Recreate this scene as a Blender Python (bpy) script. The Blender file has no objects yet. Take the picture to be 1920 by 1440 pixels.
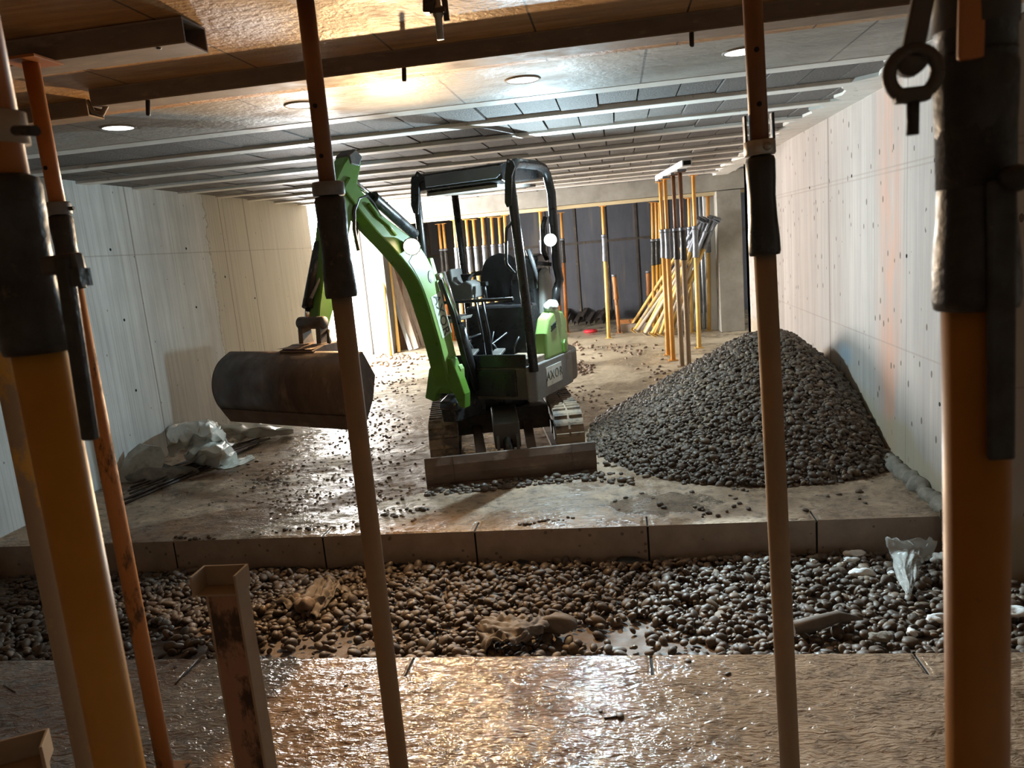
import bpy, math, random
import numpy as np
from mathutils import Vector, Matrix
SC = bpy.context.scene
COL = SC.collection
rnd = random.Random(7)
nr = np.random.default_rng(7)

# ------------------------------------------------------------------ camera, world, exposure
FPX = 1425.1265
YAW, PITCH, ROLL = 0.1481, -0.1801, -0.0877
H = 1.70
def cam_axes():
    cy, sy = math.cos(YAW), math.sin(YAW)
    r = np.array([cy, sy, 0]); f = np.array([-sy, cy, 0]); u = np.array([0, 0, 1.0])
    f2 = f*math.cos(PITCH)+u*math.sin(PITCH); u2 = u*math.cos(PITCH)-f*math.sin(PITCH)
    r3 = r*math.cos(ROLL)+u2*math.sin(ROLL); u3 = u2*math.cos(ROLL)-r*math.sin(ROLL)
    return r3, u3, f2
CR, CU, CF = cam_axes()
cd = bpy.data.cameras.new('camera'); cam = bpy.data.objects.new('camera', cd); COL.objects.link(cam)
cam.matrix_world = Matrix(((CR[0], CU[0], -CF[0], 0), (CR[1], CU[1], -CF[1], 0), (CR[2], CU[2], -CF[2], H), (0, 0, 0, 1)))
cd.sensor_width = 36; cd.lens = 36*FPX/1920; cd.clip_start = .05
cd.dof.use_dof = True; cd.dof.focus_distance = 5.8; cd.dof.aperture_fstop = 9.0
SC.camera = cam
SC.view_settings.view_transform = 'Standard'; SC.view_settings.look = 'None'
SC.view_settings.gamma = 1; SC.view_settings.use_curve_mapping = False
SC.view_settings.exposure = 0.6
wd = bpy.data.worlds.new('daylight'); SC.world = wd; wd.use_nodes = True
bg = wd.node_tree.nodes['Background']; bg.inputs[0].default_value = (1, .975, .94, 1); bg.inputs[1].default_value = 50.0
# daylight enters through the doorway in the far part of one side wall: a portal guides the sky light through it
pl = bpy.data.lights.new('doorway_portal', 'AREA'); pl.shape = 'RECTANGLE'; pl.size = 2.0; pl.size_y = 2.5
pl.cycles.is_portal = True
po = bpy.data.objects.new('doorway_portal', pl); COL.objects.link(po)
po.location = (-4.5, 11.75, 1.25); po.rotation_euler = (0, -math.pi/2, 0)
WARM_W, COLD_W = 290.0, 130.0
SC.cycles.max_bounces = 8; SC.cycles.diffuse_bounces = 5; SC.cycles.glossy_bounces = 3
SC.cycles.sample_clamp_indirect = 4.0; SC.cycles.blur_glossy = 1.0

def ray(x, y):
    return CR*(x-960)/FPX - CU*(y-720)/FPX + CF
O = np.array([0, 0, H])
def atz(x, y, z=0.0):
    d = ray(x, y); return O+d*((z-H)/d[2])
def aty(x, y, Y):
    d = ray(x, y); return O+d*(Y/d[1])
def atx(x, y, X):
    d = ray(x, y); return O+d*(X/d[0])
def pxof(P):
    v = np.asarray(P)-O; c = v@CF
    return 960+FPX*(v@CR)/c, 720-FPX*(v@CU)/c

# ------------------------------------------------------------------ mesh helpers
class Frame:
    def __init__(s, o, deg):
        th = math.radians(deg); s.o = np.array(o, float)
        s.a = np.array([math.cos(th), -math.sin(th), 0]); s.b = np.array([math.sin(th), math.cos(th), 0])
        s.c = np.array([0, 0, 1.0])
    def __call__(s, p):
        return s.o+s.a*p[0]+s.b*p[1]+s.c*p[2]
    def at_s(s, x, y, sv):
        d = ray(x, y); P = O+d*((sv-(O-s.o)@s.a)/(d@s.a)); return float((P-s.o)@s.b), float(P[2]-s.o[2])
    def at_t(s, x, y, tv):
        d = ray(x, y); P = O+d*((tv-(O-s.o)@s.b)/(d@s.b)); return float((P-s.o)@s.a), float(P[2]-s.o[2])
ORG = {}
def spline(P, m=4):
    P = np.array(P, float); out = []
    for i in range(len(P)-1):
        p0, p1, p2, p3 = P[max(i-1, 0)], P[i], P[i+1], P[min(i+2, len(P)-1)]
        for k in range(m):
            t = k/m; out.append(.5*(2*p1+(p2-p0)*t+(2*p0-5*p1+4*p2-p3)*t*t+(3*p1-p0-3*p2+p3)*t**3))
    return np.array(out+[P[-1]])
class MB:
    def __init__(s, fr=None):
        s.v = []; s.f = []; s.mi = []; s.sm = []; s.n = 0; s.fr = fr
    def add(s, vs, fs, mi=0, sm=False):
        for p in vs:
            s.v.append(s.fr(p) if s.fr else np.array(p, float))
        for f in fs:
            s.f.append([i+s.n for i in f]); s.mi.append(mi); s.sm.append(sm)
        s.n += len(vs); return s
    def box(s, c, d, rot=None, mi=0):
        c = np.array(c, float); h = np.array(d, float)/2
        vs = []
        for k in range(8):
            p = np.array([h[0]*(1 if k & 1 else -1), h[1]*(1 if k & 2 else -1), h[2]*(1 if k & 4 else -1)])
            if rot is not None: p = np.array(rot @ Vector(p))
            vs.append(c+p)
        return s.add(vs, [(0, 2, 3, 1), (4, 5, 7, 6), (0, 1, 5, 4), (2, 6, 7, 3), (0, 4, 6, 2), (1, 3, 7, 5)], mi)
    def beam(s, p, q, w, h, up=(0, 0, 1), mi=0):
        p = np.array(p, float); q = np.array(q, float); d = q-p; L = np.linalg.norm(d); d /= L
        u = np.array(up, float); u = u-d*(u@d); u /= np.linalg.norm(u); r = np.cross(d, u)
        vs = []
        for e in (p, q):
            for sx, sy in ((-1, -1), (1, -1), (1, 1), (-1, 1)):
                vs.append(e+r*w/2*sx+u*h/2*sy)
        return s.add(vs, [(3, 2, 1, 0), (4, 5, 6, 7), (0, 1, 5, 4), (1, 2, 6, 5), (2, 3, 7, 6), (3, 0, 4, 7)], mi)
    def tube(s, pts, r, n=10, sm=True, mi=0, cap=True):
        P = [np.array(p, float) for p in pts]; m = len(P)
        rs = r if hasattr(r, '__len__') else [r]*m
        vs = []; fs = []; u = None
        for i in range(m):
            t = P[min(i+1, m-1)]-P[max(i-1, 0)]; t = t/(np.linalg.norm(t)+1e-12)
            if u is None:
                u = np.cross(t, [0, 0, 1]);
                if np.linalg.norm(u) < 1e-3: u = np.cross(t, [1, 0, 0])
            u = u-t*(u@t); u /= np.linalg.norm(u); w = np.cross(t, u)
            for k in range(n):
                a = 2*math.pi*k/n; vs.append(P[i]+(u*math.cos(a)+w*math.sin(a))*rs[i])
        for i in range(m-1):
            for k in range(n):
                k2 = (k+1) % n; fs.append((i*n+k, i*n+k2, (i+1)*n+k2, (i+1)*n+k))
        s.add(vs, fs, mi, sm)
        if cap:
            b = s.n-len(vs)
            s.f.append([b+k for k in range(n)][::-1]); s.f.append([b+(m-1)*n+k for k in range(n)])
            s.mi += [mi, mi]; s.sm += [False, False]
        return s
    def lathe(s, p, axis, prof, n=20, sm=True, mi=0, wob=0, seed=0):
        p = np.array(p, float); ax = np.array(axis, float); ax /= np.linalg.norm(ax)
        u = np.cross(ax, [0, 1, 0]);
        if np.linalg.norm(u) < 1e-3: u = np.cross(ax, [1, 0, 0])
        u /= np.linalg.norm(u); w = np.cross(ax, u); R = random.Random(seed)
        vs = []; fs = []
        for h, r in prof:
            for k in range(n):
                a = 2*math.pi*k/n; rr = r*(1+R.uniform(-wob, wob)); vs.append(p+ax*h+(u*math.cos(a)+w*math.sin(a))*rr)
        m = len(prof)
        for i in range(m-1):
            for k in range(n):
                k2 = (k+1) % n; fs.append((i*n+k, i*n+k2, (i+1)*n+k2, (i+1)*n+k))
        fs.append(tuple(range(n))[::-1]); fs.append(tuple((m-1)*n+k for k in range(n)))
        return s.add(vs, fs, mi, sm)
    def prism(s, poly, lo, hi, plane='xy', mi=0, sm=False):
        # polygon in a plane, extruded along the third axis from lo to hi
        def mk(p, e):
            if plane == 'xy': return (p[0], p[1], e)
            if plane == 'yz': return (e, p[0], p[1])
            return (p[0], e, p[1])
        n = len(poly); vs = [mk(p, lo) for p in poly]+[mk(p, hi) for p in poly]
        fs = [tuple(range(n))[::-1], tuple(range(n, 2*n))]
        for k in range(n):
            k2 = (k+1) % n; fs.append((k, k2, n+k2, n+k))
        s.add(vs, fs, mi, sm)
        k0 = len(s.sm)-len(fs); s.sm[k0] = s.sm[k0+1] = False
        return s
    def grid(s, fn, nu, nv, sm=True, mi=0):
        vs = [fn(i/nu, j/nv) for j in range(nv+1) for i in range(nu+1)]
        fs = [(j*(nu+1)+i, j*(nu+1)+i+1, (j+1)*(nu+1)+i+1, (j+1)*(nu+1)+i) for j in range(nv) for i in range(nu)]
        return s.add(vs, fs, mi, sm)
    def build(s, name, m, parent=None, bevel=0, org=None, thick=0, fix=True, seg=2, sub=0):
        V = np.array(s.v)
        if parent is not None: o = ORG[parent.name]
        elif org is not None: o = np.array(org, float)
        else: o = np.array([(V[:, 0].min()+V[:, 0].max())/2, (V[:, 1].min()+V[:, 1].max())/2, V[:, 2].min()])
        me = bpy.data.meshes.new(name); me.from_pydata([tuple(p) for p in V-o], [], s.f)
        ms = m if isinstance(m, (list, tuple)) else [m]
        for x in ms: me.materials.append(x)
        me.polygons.foreach_set('material_index', s.mi); me.polygons.foreach_set('use_smooth', s.sm)
        if fix:
            import bmesh
            bm = bmesh.new(); bm.from_mesh(me); bmesh.ops.recalc_face_normals(bm, faces=bm.faces); bm.to_mesh(me); bm.free()
        ob = bpy.data.objects.new(name, me); COL.objects.link(ob)
        if parent is not None: ob.parent = parent
        else: ob.location = o
        ORG[ob.name] = o
        if thick:
            md = ob.modifiers.new('shell', 'SOLIDIFY'); md.thickness = thick; md.offset = 0
        if sub:
            md = ob.modifiers.new('smooth', 'SUBSURF'); md.levels = md.render_levels = sub
        if bevel:
            md = ob.modifiers.new('edge', 'BEVEL'); md.width = bevel; md.segments = seg; md.limit_method = 'ANGLE'; md.angle_limit = .6
        return ob
def tag(o, label=None, cat=None, group=None, kind=None):
    if label: o['label'] = label
    if cat: o['category'] = cat
    if group: o['group'] = group
    if kind: o['kind'] = kind
    return o
def thing(name, loc, label, cat, group=None):
    o = bpy.data.objects.new(name, None); COL.objects.link(o); o.location = loc; o.empty_display_size = .1
    ORG[o.name] = np.array(loc, float); return tag(o, label, cat, group)
def smooth_noise(seed, n=10, kmin=1, kmax=6):
    R = np.random.default_rng(seed); k = R.uniform(kmin, kmax, n); a = R.uniform(0, 6.28, n); ph = R.uniform(0, 6.28, n)
    def f(x, y):
        r = 0
        for i in range(n): r = r+np.sin(k[i]*(x*math.cos(a[i])+y*math.sin(a[i]))+ph[i])/k[i]*kmin
        return r/n**.5
    return f

# ------------------------------------------------------------------ materials
class NT:
    def __init__(s, name):
        s.m = bpy.data.materials.new(name); s.m.use_nodes = True; s.t = s.m.node_tree
        s.b = s.t.nodes['Principled BSDF']; s.tc = None
    def new(s, typ, **kw):
        n = s.t.nodes.new(typ)
        for k, v in kw.items(): setattr(n, k, v)
        return n
    def put(s, sock, v):
        if isinstance(v, bpy.types.NodeSocket): s.t.links.new(v, sock)
        elif v is not None:
            if isinstance(v, (tuple, list)) and sock.type == 'RGBA' and len(v) == 3: v = (*v, 1)
            sock.default_value = v
    def co(s):
        if s.tc is None: s.tc = s.new('ShaderNodeTexCoord')
        return s.tc.outputs['Object']
    def noise(s, scale, detail=4, rough=.6, st=(1, 1, 1), dist=0, off=0):
        mp = s.new('ShaderNodeMapping'); s.put(mp.inputs['Vector'], s.co()); mp.inputs['Scale'].default_value = st; mp.inputs['Location'].default_value = (off, off*.7, off*.3)
        n = s.new('ShaderNodeTexNoise'); s.put(n.inputs['Vector'], mp.outputs[0]); n.inputs['Scale'].default_value = scale
        n.inputs['Detail'].default_value = detail; n.inputs['Roughness'].default_value = rough; n.inputs['Distortion'].default_value = dist
        return n.outputs['Fac']
    def voro(s, scale, st=(1, 1, 1), feature='F1', out='Distance', rand=1):
        mp = s.new('ShaderNodeMapping'); s.put(mp.inputs['Vector'], s.co()); mp.inputs['Scale'].default_value = st
        n = s.new('ShaderNodeTexVoronoi', feature=feature); s.put(n.inputs['Vector'], mp.outputs[0]); n.inputs['Scale'].default_value = scale
        return n.outputs[out]
    def ramp(s, f, stops):
        r = s.new('ShaderNodeValToRGB'); s.put(r.inputs[0], f); e = r.color_ramp.elements
        while len(e) < len(stops): e.new(.5)
        for i, (p, c) in enumerate(stops):
            e[i].position = p
            e[i].color = (c, c, c, 1) if not hasattr(c, '__len__') else (*c, 1)
        return r.outputs[0]
    def mix(s, f, a, b, mode='MIX'):
        n = s.new('ShaderNodeMix', data_type='RGBA', blend_type=mode); s.put(n.inputs[0], f); s.put(n.inputs[6], a); s.put(n.inputs[7], b)
        return n.outputs[2]
    def math(s, op, a, b=None, c=None):
        n = s.new('ShaderNodeMath', operation=op); s.put(n.inputs[0], a)
        if b is not None: s.put(n.inputs[1], b)
        if c is not None: s.put(n.inputs[2], c)
        return n.outputs[0]
    def sep(s):
        n = s.new('ShaderNodeSeparateXYZ'); s.put(n.inputs[0], s.co()); return n.outputs
    def bump(s, h, strength=.3, dist=.01, prev=None):
        n = s.new('ShaderNodeBump'); s.put(n.inputs['Height'], h); n.inputs['Strength'].default_value = strength; n.inputs['Distance'].default_value = dist
        if prev is not None: s.put(n.inputs['Normal'], prev)
        return n.outputs[0]
    def done(s, col, rough=.6, metal=0.0, nrm=None, spec=None, **kw):
        s.put(s.b.inputs['Base Color'], col); s.put(s.b.inputs['Roughness'], rough); s.put(s.b.inputs['Metallic'], metal)
        if nrm is not None: s.put(s.b.inputs['Normal'], nrm)
        if spec is not None: s.put(s.b.inputs['Specular IOR Level'], spec)
        for k, v in kw.items(): s.put(s.b.inputs[k.replace('_', ' ')], v)
        return s.m
def simple(name, c1, c2, scale=8, rough=(.5, .8), bump=.15, bscale=None, metal=0, dirt=None, dthr=(.5, .65), dscale=5, dist=.004, st=(1, 1, 1)):
    n = NT(name); f = n.noise(scale, 6, .62, st)
    col = n.ramp(f, [(.3, c1), (.7, c2)]); rg = n.ramp(n.noise(scale*1.7, 3, off=3), [(.3, rough[0]), (.7, rough[1])])
    if dirt is not None:
        d = n.ramp(n.noise(dscale, 8, .7, st, off=5), [(dthr[0], 0.0), (dthr[1], 1.0)]); col = n.mix(d, col, dirt)
        rg = n.mix(d, rg, (.85, .85, .85))
    return n.done(col, rg, metal, n.bump(n.noise(bscale or scale*4, 5, off=1), bump, dist))

M = {}
M['orange_in'] = simple('prop_orange', (.30, .095, .016), (.43, .15, .028), 6, (.35, .6), .1, dirt=(.17, .11, .07), dthr=(.58, .7))
M['brown_in'] = simple('prop_brown_backlit', (.13, .055, .022), (.20, .085, .034), 6, (.4, .65), .12, dirt=(.08, .05, .035), dthr=(.55, .68))  # orange paint darkened: backlit shade of the nearer upper tubes put into the colour
M['deeporange'] = simple('prop_deep_orange', (.30, .125, .012), (.36, .155, .016), 5, (.35, .55), .08, dirt=(.12, .06, .025), dthr=(.62, .7), dscale=7)
M['beamgrey'] = simple('grey_drop_beam', (.20, .185, .16), (.32, .30, .26), 4, (.6, .8), .15)
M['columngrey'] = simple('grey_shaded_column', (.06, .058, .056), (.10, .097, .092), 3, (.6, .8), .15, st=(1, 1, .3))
M['skirt'] = simple('scuffed_grey_skirt', (.10, .094, .086), (.16, .15, .138), 7, (.4, .65), .12, dirt=(.24, .22, .19), dthr=(.58, .68), dscale=8)
M['orange_far'] = simple('prop_bright_orange', (.55, .25, .05), (.66, .33, .08), 5, (.4, .6), .1)
M['orange_out'] = simple('prop_orange_lower', (.44, .20, .022), (.55, .27, .034), 5, (.35, .6), .1, dirt=(.12, .07, .04), dthr=(.6, .68), dscale=7)
M['rusty'] = simple('prop_rusty_orange', (.36, .14, .04), (.46, .21, .07), 6, (.45, .7), .2, dirt=(.10, .055, .03), dthr=(.56, .62), dscale=9, st=(1, 1, .35))
M['dusty'] = simple('prop_mortar_dusted', (.30, .18, .09), (.38, .25, .14), 6, (.6, .85), .2, dirt=(.27, .20, .135), dthr=(.38, .54), dscale=4, st=(1, 1, .5))
M['yellow'] = simple('prop_yellow', (.60, .38, .11), (.70, .48, .16), 5, (.35, .6), .1, dirt=(.45, .34, .22), dthr=(.6, .7))
M['greyed'] = simple('prop_mortar_grey', (.42, .36, .27), (.52, .45, .35), 6, (.7, .9), .2, dirt=(.55, .34, .08), dthr=(.6, .66), dscale=3)
M['yelgrey'] = simple('prop_yellow_mortar', (.62, .40, .10), (.66, .43, .12), 4, (.5, .8), .2, dirt=(.36, .30, .23), dthr=(.46, .5), dscale=1.6, st=(1, 1, .6))
M['sleeve'] = simple('muddy_black_steel', (.012, .011, .010), (.035, .030, .026), 18, (.3, .7), .5, dirt=(.10, .075, .055), dthr=(.62, .7), dscale=25)
M['zinc'] = simple('zinc_collar', (.13, .145, .17), (.22, .235, .26), 20, (.4, .65), .2, metal=.3)
M['steel'] = simple('bare_steel', (.28, .26, .24), (.42, .40, .37), 15, (.3, .55), .15, metal=.8, dirt=(.12, .07, .04), dthr=(.58, .7))
M['darksteel'] = simple('dark_form_steel', (.05, .042, .036), (.10, .082, .068), 9, (.45, .7), .2, metal=.3, dirt=(.22, .17, .12), dthr=(.58, .68), dscale=6)
M['beamweb'] = simple('stained_beam_side', (.13, .10, .08), (.20, .155, .12), 6, (.5, .75), .2, dirt=(.28, .22, .17), dthr=(.56, .68), dscale=6, st=(1, 3, 3))
M['formbeam'] = simple('cement_stained_beam', (.16, .12, .09), (.26, .20, .15), 5, (.5, .75), .2, dirt=(.34, .27, .2), dthr=(.55, .68), dscale=5, st=(1, 3, 3))
M['hole'] = simple('dark_hole', (.004, .004, .004), (.008, .007, .006), 5, (.9, .95), 0)
M['green'] = simple('green_paint', (.062, .158, .017), (.085, .20, .022), 4, (.25, .42), .04, dirt=(.13, .16, .05), dthr=(.64, .74), dscale=6)
M['greenlt'] = simple('light_green_paint', (.17, .29, .07), (.21, .33, .095), 4, (.25, .42), .04, dirt=(.22, .24, .10), dthr=(.6, .72), dscale=6)
M['decal'] = simple('pale_decal', (.45, .5, .36), (.52, .57, .44), 10, (.4, .6), .05)
M['decalw'] = simple('white_decal', (.55, .55, .50), (.66, .66, .6), 10, (.4, .6), .05, dirt=(.3, .26, .2), dthr=(.55, .7))
M['decalink'] = simple('grey_lettering', (.04, .045, .035), (.06, .065, .05), 10, (.4, .6), .02)
M['black'] = simple('black_paint', (.012, .012, .013), (.022, .021, .021), 8, (.2, .42), .06, dirt=(.07, .055, .042), dthr=(.62, .75), dscale=9)
M['rubber'] = simple('muddy_rubber', (.05, .040, .032), (.09, .07, .054), 10, (.6, .85), .3, dirt=(.23, .165, .11), dthr=(.40, .52), dscale=6)
M['hose'] = simple('black_hose', (.012, .012, .012), (.02, .02, .02), 8, (.3, .45), .02)
M['console'] = simple('console_grey', (.085, .08, .074), (.13, .122, .112), 8, (.6, .8), .08)
M['seat'] = simple('seat_vinyl', (.010, .010, .012), (.018, .018, .021), 20, (.65, .85), .15)
M['plasticgrey'] = simple('grey_plastic', (.22, .20, .18), (.30, .28, .25), 8, (.5, .7), .08, dirt=(.12, .09, .07), dthr=(.6, .7))
M['chassis'] = simple('dark_chassis', (.045, .042, .038), (.08, .073, .064), 6, (.4, .65), .12, dirt=(.15, .115, .085), dthr=(.52, .66), dscale=5)
M['muddysteel'] = simple('muddy_brown_steel', (.085, .058, .044), (.17, .12, .092), 4, (.32, .7), .35, metal=.15, dirt=(.26, .19, .14), dthr=(.55, .68), dscale=4, st=(1, 1, 2.2))
M['gravbucket'] = simple('bucket_steel', (.060, .045, .038), (.14, .105, .086), 5, (.35, .65), .35, metal=.2, dirt=(.25, .19, .15), dthr=(.55, .7), dscale=5, st=(1.6, 1, .5))
M['chrome'] = simple('chromed_rod', (.6, .6, .6), (.75, .75, .74), 5, (.12, .2), .01, metal=1)
M['visor'] = simple('tinted_panel_reflection', (.10, .11, .12), (.16, .17, .18), 3, (.08, .2), .03)  # tinted panel, lightened to carry its grey reflection in the colour
M['orangecap'] = simple('orange_bracket', (.55, .15, .04), (.62, .2, .05), 6, (.4, .6), .05)
M['timber'] = simple('formwork_timber', (.42, .33, .19), (.56, .46, .28), 4, (.6, .8), .1, st=(.4, 4, 4))
M['board'] = simple('grey_board', (.30, .25, .21), (.45, .38, .33), 5, (.6, .85), .15, st=(4, 4, .3))
M['boardbrown'] = simple('brown_board', (.12, .07, .05), (.2, .12, .085), 5, (.6, .85), .15, st=(4, 4, .3))
M['boardblue'] = simple('pale_metal_profile', (.38, .42, .46), (.55, .59, .62), 5, (.3, .5), .1, metal=.4)
M['pale'] = simple('pale_panel', (.55, .58, .58), (.68, .7, .7), 4, (.5, .7), .05)
M['soil'] = simple('damp_soil', (.075, .052, .038), (.15, .105, .077), 7, (.6, .9), .6, bscale=25, dist=.01)
M['rag'] = simple('muddy_cloth', (.10, .078, .06), (.165, .128, .10), 12, (.6, .85), .3, bscale=90, dist=.002)
M['mudclump'] = simple('mud_clump', (.12, .08, .055), (.22, .15, .10), 20, (.5, .85), .4)
M['bentonite'] = simple('rough_mortar', (.13, .11, .085), (.26, .22, .17), 14, (.7, .95), .8, bscale=40, dist=.01)
M['styro'] = simple('white_polystyrene', (.62, .62, .6), (.85, .85, .84), 25, (.5, .8), .5, bscale=90, dirt=(.22, .19, .16), dthr=(.52, .66), dscale=12)
M['red'] = simple('red_plastic', (.62, .03, .05), (.7, .05, .07), 5, (.3, .5), .05)
M['rebar'] = simple('dark_rebar', (.05, .04, .036), (.11, .085, .075), 12, (.3, .6), .3, metal=.6)
M['slabboard'] = simple('broken_grey_board', (.30, .28, .23), (.42, .39, .33), 5, (.5, .8), .2, dirt=(.2, .165, .13), dthr=(.5, .65), dscale=4)
M['redoxide'] = simple('red_oxide_mud', (.27, .15, .105), (.35, .20, .145), 6, (.5, .8), .2, dirt=(.055, .038, .03), dthr=(.5, .56), dscale=6, st=(1, 1, .5))
M['postside'] = simple('mortar_grey_steel', (.28, .22, .165), (.38, .31, .24), 6, (.6, .85), .15)

def pebble_mat():
    n = NT('river_pebbles'); g = n.new('ShaderNodeNewGeometry')
    r = g.outputs['Random Per Island']; oi = n.new('ShaderNodeObjectInfo').outputs['Random']
    k = n.math('FRACT', n.math('ADD', r, oi))
    c = n.ramp(k, [(0, (.045, .029, .019)), (.35, (.070, .046, .030)), (.6, (.100, .067, .041)), (.8, (.078, .055, .038)), (.94, (.15, .095, .05)), (1, (.19, .135, .09))])
    c = n.mix(n.ramp(n.noise(30, 5), [(.35, 0.0), (.75, .6)]), c, (.085, .056, .036))
    return n.done(c, n.ramp(n.noise(18, 3, off=2), [(.35, .42), (.65, .75)]), 0, n.bump(n.noise(120, 3), .12, .002))
M['pebble'] = pebble_mat()
def film_mat(name, tint, alpha, rough=.15):
    n = NT(name); w = n.noise(14, 4, .6, dist=1.2)
    n.done(tint, n.ramp(w, [(.3, rough), (.7, rough+.2)]), 0, n.bump(n.noise(22, 5, dist=1.5), .6, .006))
    n.put(n.b.inputs['Alpha'], alpha)
    return n.m
M['film'] = film_mat('clear_plastic_film', (.62, .60, .55), .3)
M['bag'] = film_mat('milky_plastic_sheet', (.72, .72, .66), .82, .08)
def emit(name, col, st):
    n = NT(name); n.done((.9, .9, .9), .3); n.put(n.b.inputs['Emission Color'], col); n.put(n.b.inputs['Emission Strength'], st); return n.m
M['warmlens'] = emit('warm_work_lamp', (1, .78, .45), 14)
M['coldlens'] = emit('cold_work_lamp', (.75, .93, 1), 14)
M['holelight'] = emit('ceiling_opening_glow', (.96, .98, 1), 2.2)

def wall_mat(name, base1, base2, joints=(), hz=(), rag=None, damp=None, bugs=.0, rust=None, blue=None):
    n = NT(name); X, Y, Z = n.sep()
    st = n.noise(3.0, 7, .65, (1, 3.5, .22)); bl = n.noise(1.4, 6, .6, off=4)
    c = n.ramp(n.math('ADD', n.math('MULTIPLY', st, .6), n.math('MULTIPLY', bl, .4)), [(.33, base1), (.66, base2)])
    h = n.math('MULTIPLY', st, .5)
    if rag is not None:
        yy = n.math('ADD', Y, n.math('MULTIPLY', n.math('SUBTRACT', n.noise(4, 5, .7), .5), .35))
        m = n.math('GREATER_THAN', yy, rag); c = n.mix(m, c, n.mix(.75, c, (.50, .46, .36)))
        ed = n.math('COMPARE', yy, rag, .012); c = n.mix(n.math('MULTIPLY', ed, .45), c, (.2, .17, .13)); h = n.math('ADD', h, n.math('MULTIPLY', m, .5))
    fine = n.noise(9, 2, .5, (1, 14, .08), off=9)
    c = n.mix(n.ramp(fine, [(.54, 0.0), (.70, .42)]), c, (.2, .17, .14))
    if rust is not None:
        d = n.math('SUBTRACT', 1, n.math('MULTIPLY', n.math('ABSOLUTE', n.math('SUBTRACT', Y, rust)), 3.2))
        c = n.mix(n.math('MULTIPLY', n.math('MAXIMUM', d, 0), n.ramp(n.noise(2.5, 5, .6, (1, 3, .6), off=2), [(.35, .15), (.6, 1.0)])), c, (.50, .26, .17))
    if bugs:
        v = n.voro(11, (1, 1, .55)); m = n.math('MULTIPLY', n.math('LESS_THAN', v, bugs), n.math('GREATER_THAN', n.noise(3, 3, off=7), .44))
        c = n.mix(n.math('MULTIPLY', m, .85), c, (.09, .065, .05)); h = n.math('SUBTRACT', h, n.math('MULTIPLY', m, .6))
    if damp is not None:
        # a tide mark falling towards the camera: wet beige concrete under it
        ln = n.math('ADD', n.math('MULTIPLY', n.math('SUBTRACT', Y, damp[0]), damp[1]), damp[2])
        ln = n.math('MINIMUM', ln, .55)
        dd = n.math('SUBTRACT', n.math('ADD', ln, n.math('MULTIPLY', n.math('SUBTRACT', n.noise(2.2, 5, .6, off=6), .5), .5)), Z)
        m = n.ramp(n.math('MULTIPLY', dd, 4), [(.1, 0.0), (.5, 1.0)])
        c = n.mix(n.math('MULTIPLY', m, .75), c, (.36, .29, .19))
    if blue is not None:
        d = n.math('SQRT', n.math('ADD', n.math('POWER', n.math('SUBTRACT', Y, blue[0]), 2), n.math('MULTIPLY', n.math('POWER', n.math('SUBTRACT', Z, blue[1]), 2), 5)))
        c = n.mix(n.math('MULTIPLY', n.ramp(d, [(.08, 1.0), (.26, 0.0)]), .4), c, (.22, .40, .52))
    for j in joints:
        m = n.math('COMPARE', n.math('ADD', Y, n.math('MULTIPLY', n.noise(2, 2), .01)), j[0]+.005, j[1])
        c = n.mix(n.math('MULTIPLY', m, j[2]), c, (.16, .12, .095)); h = n.math('SUBTRACT', h, n.math('MULTIPLY', m, .8))
    for z in hz:
        m = n.math('COMPARE', Z, z, .006); c = n.mix(n.math('MULTIPLY', m, .4), c, (.25, .2, .16)); h = n.math('SUBTRACT', h, n.math('MULTIPLY', m, .4))
    return n.done(c, n.ramp(bl, [(.3, .62), (.7, .85)]), 0, n.bump(h, .5, .008, n.bump(n.noise(60, 4), .15, .003)), spec=.35)
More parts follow.
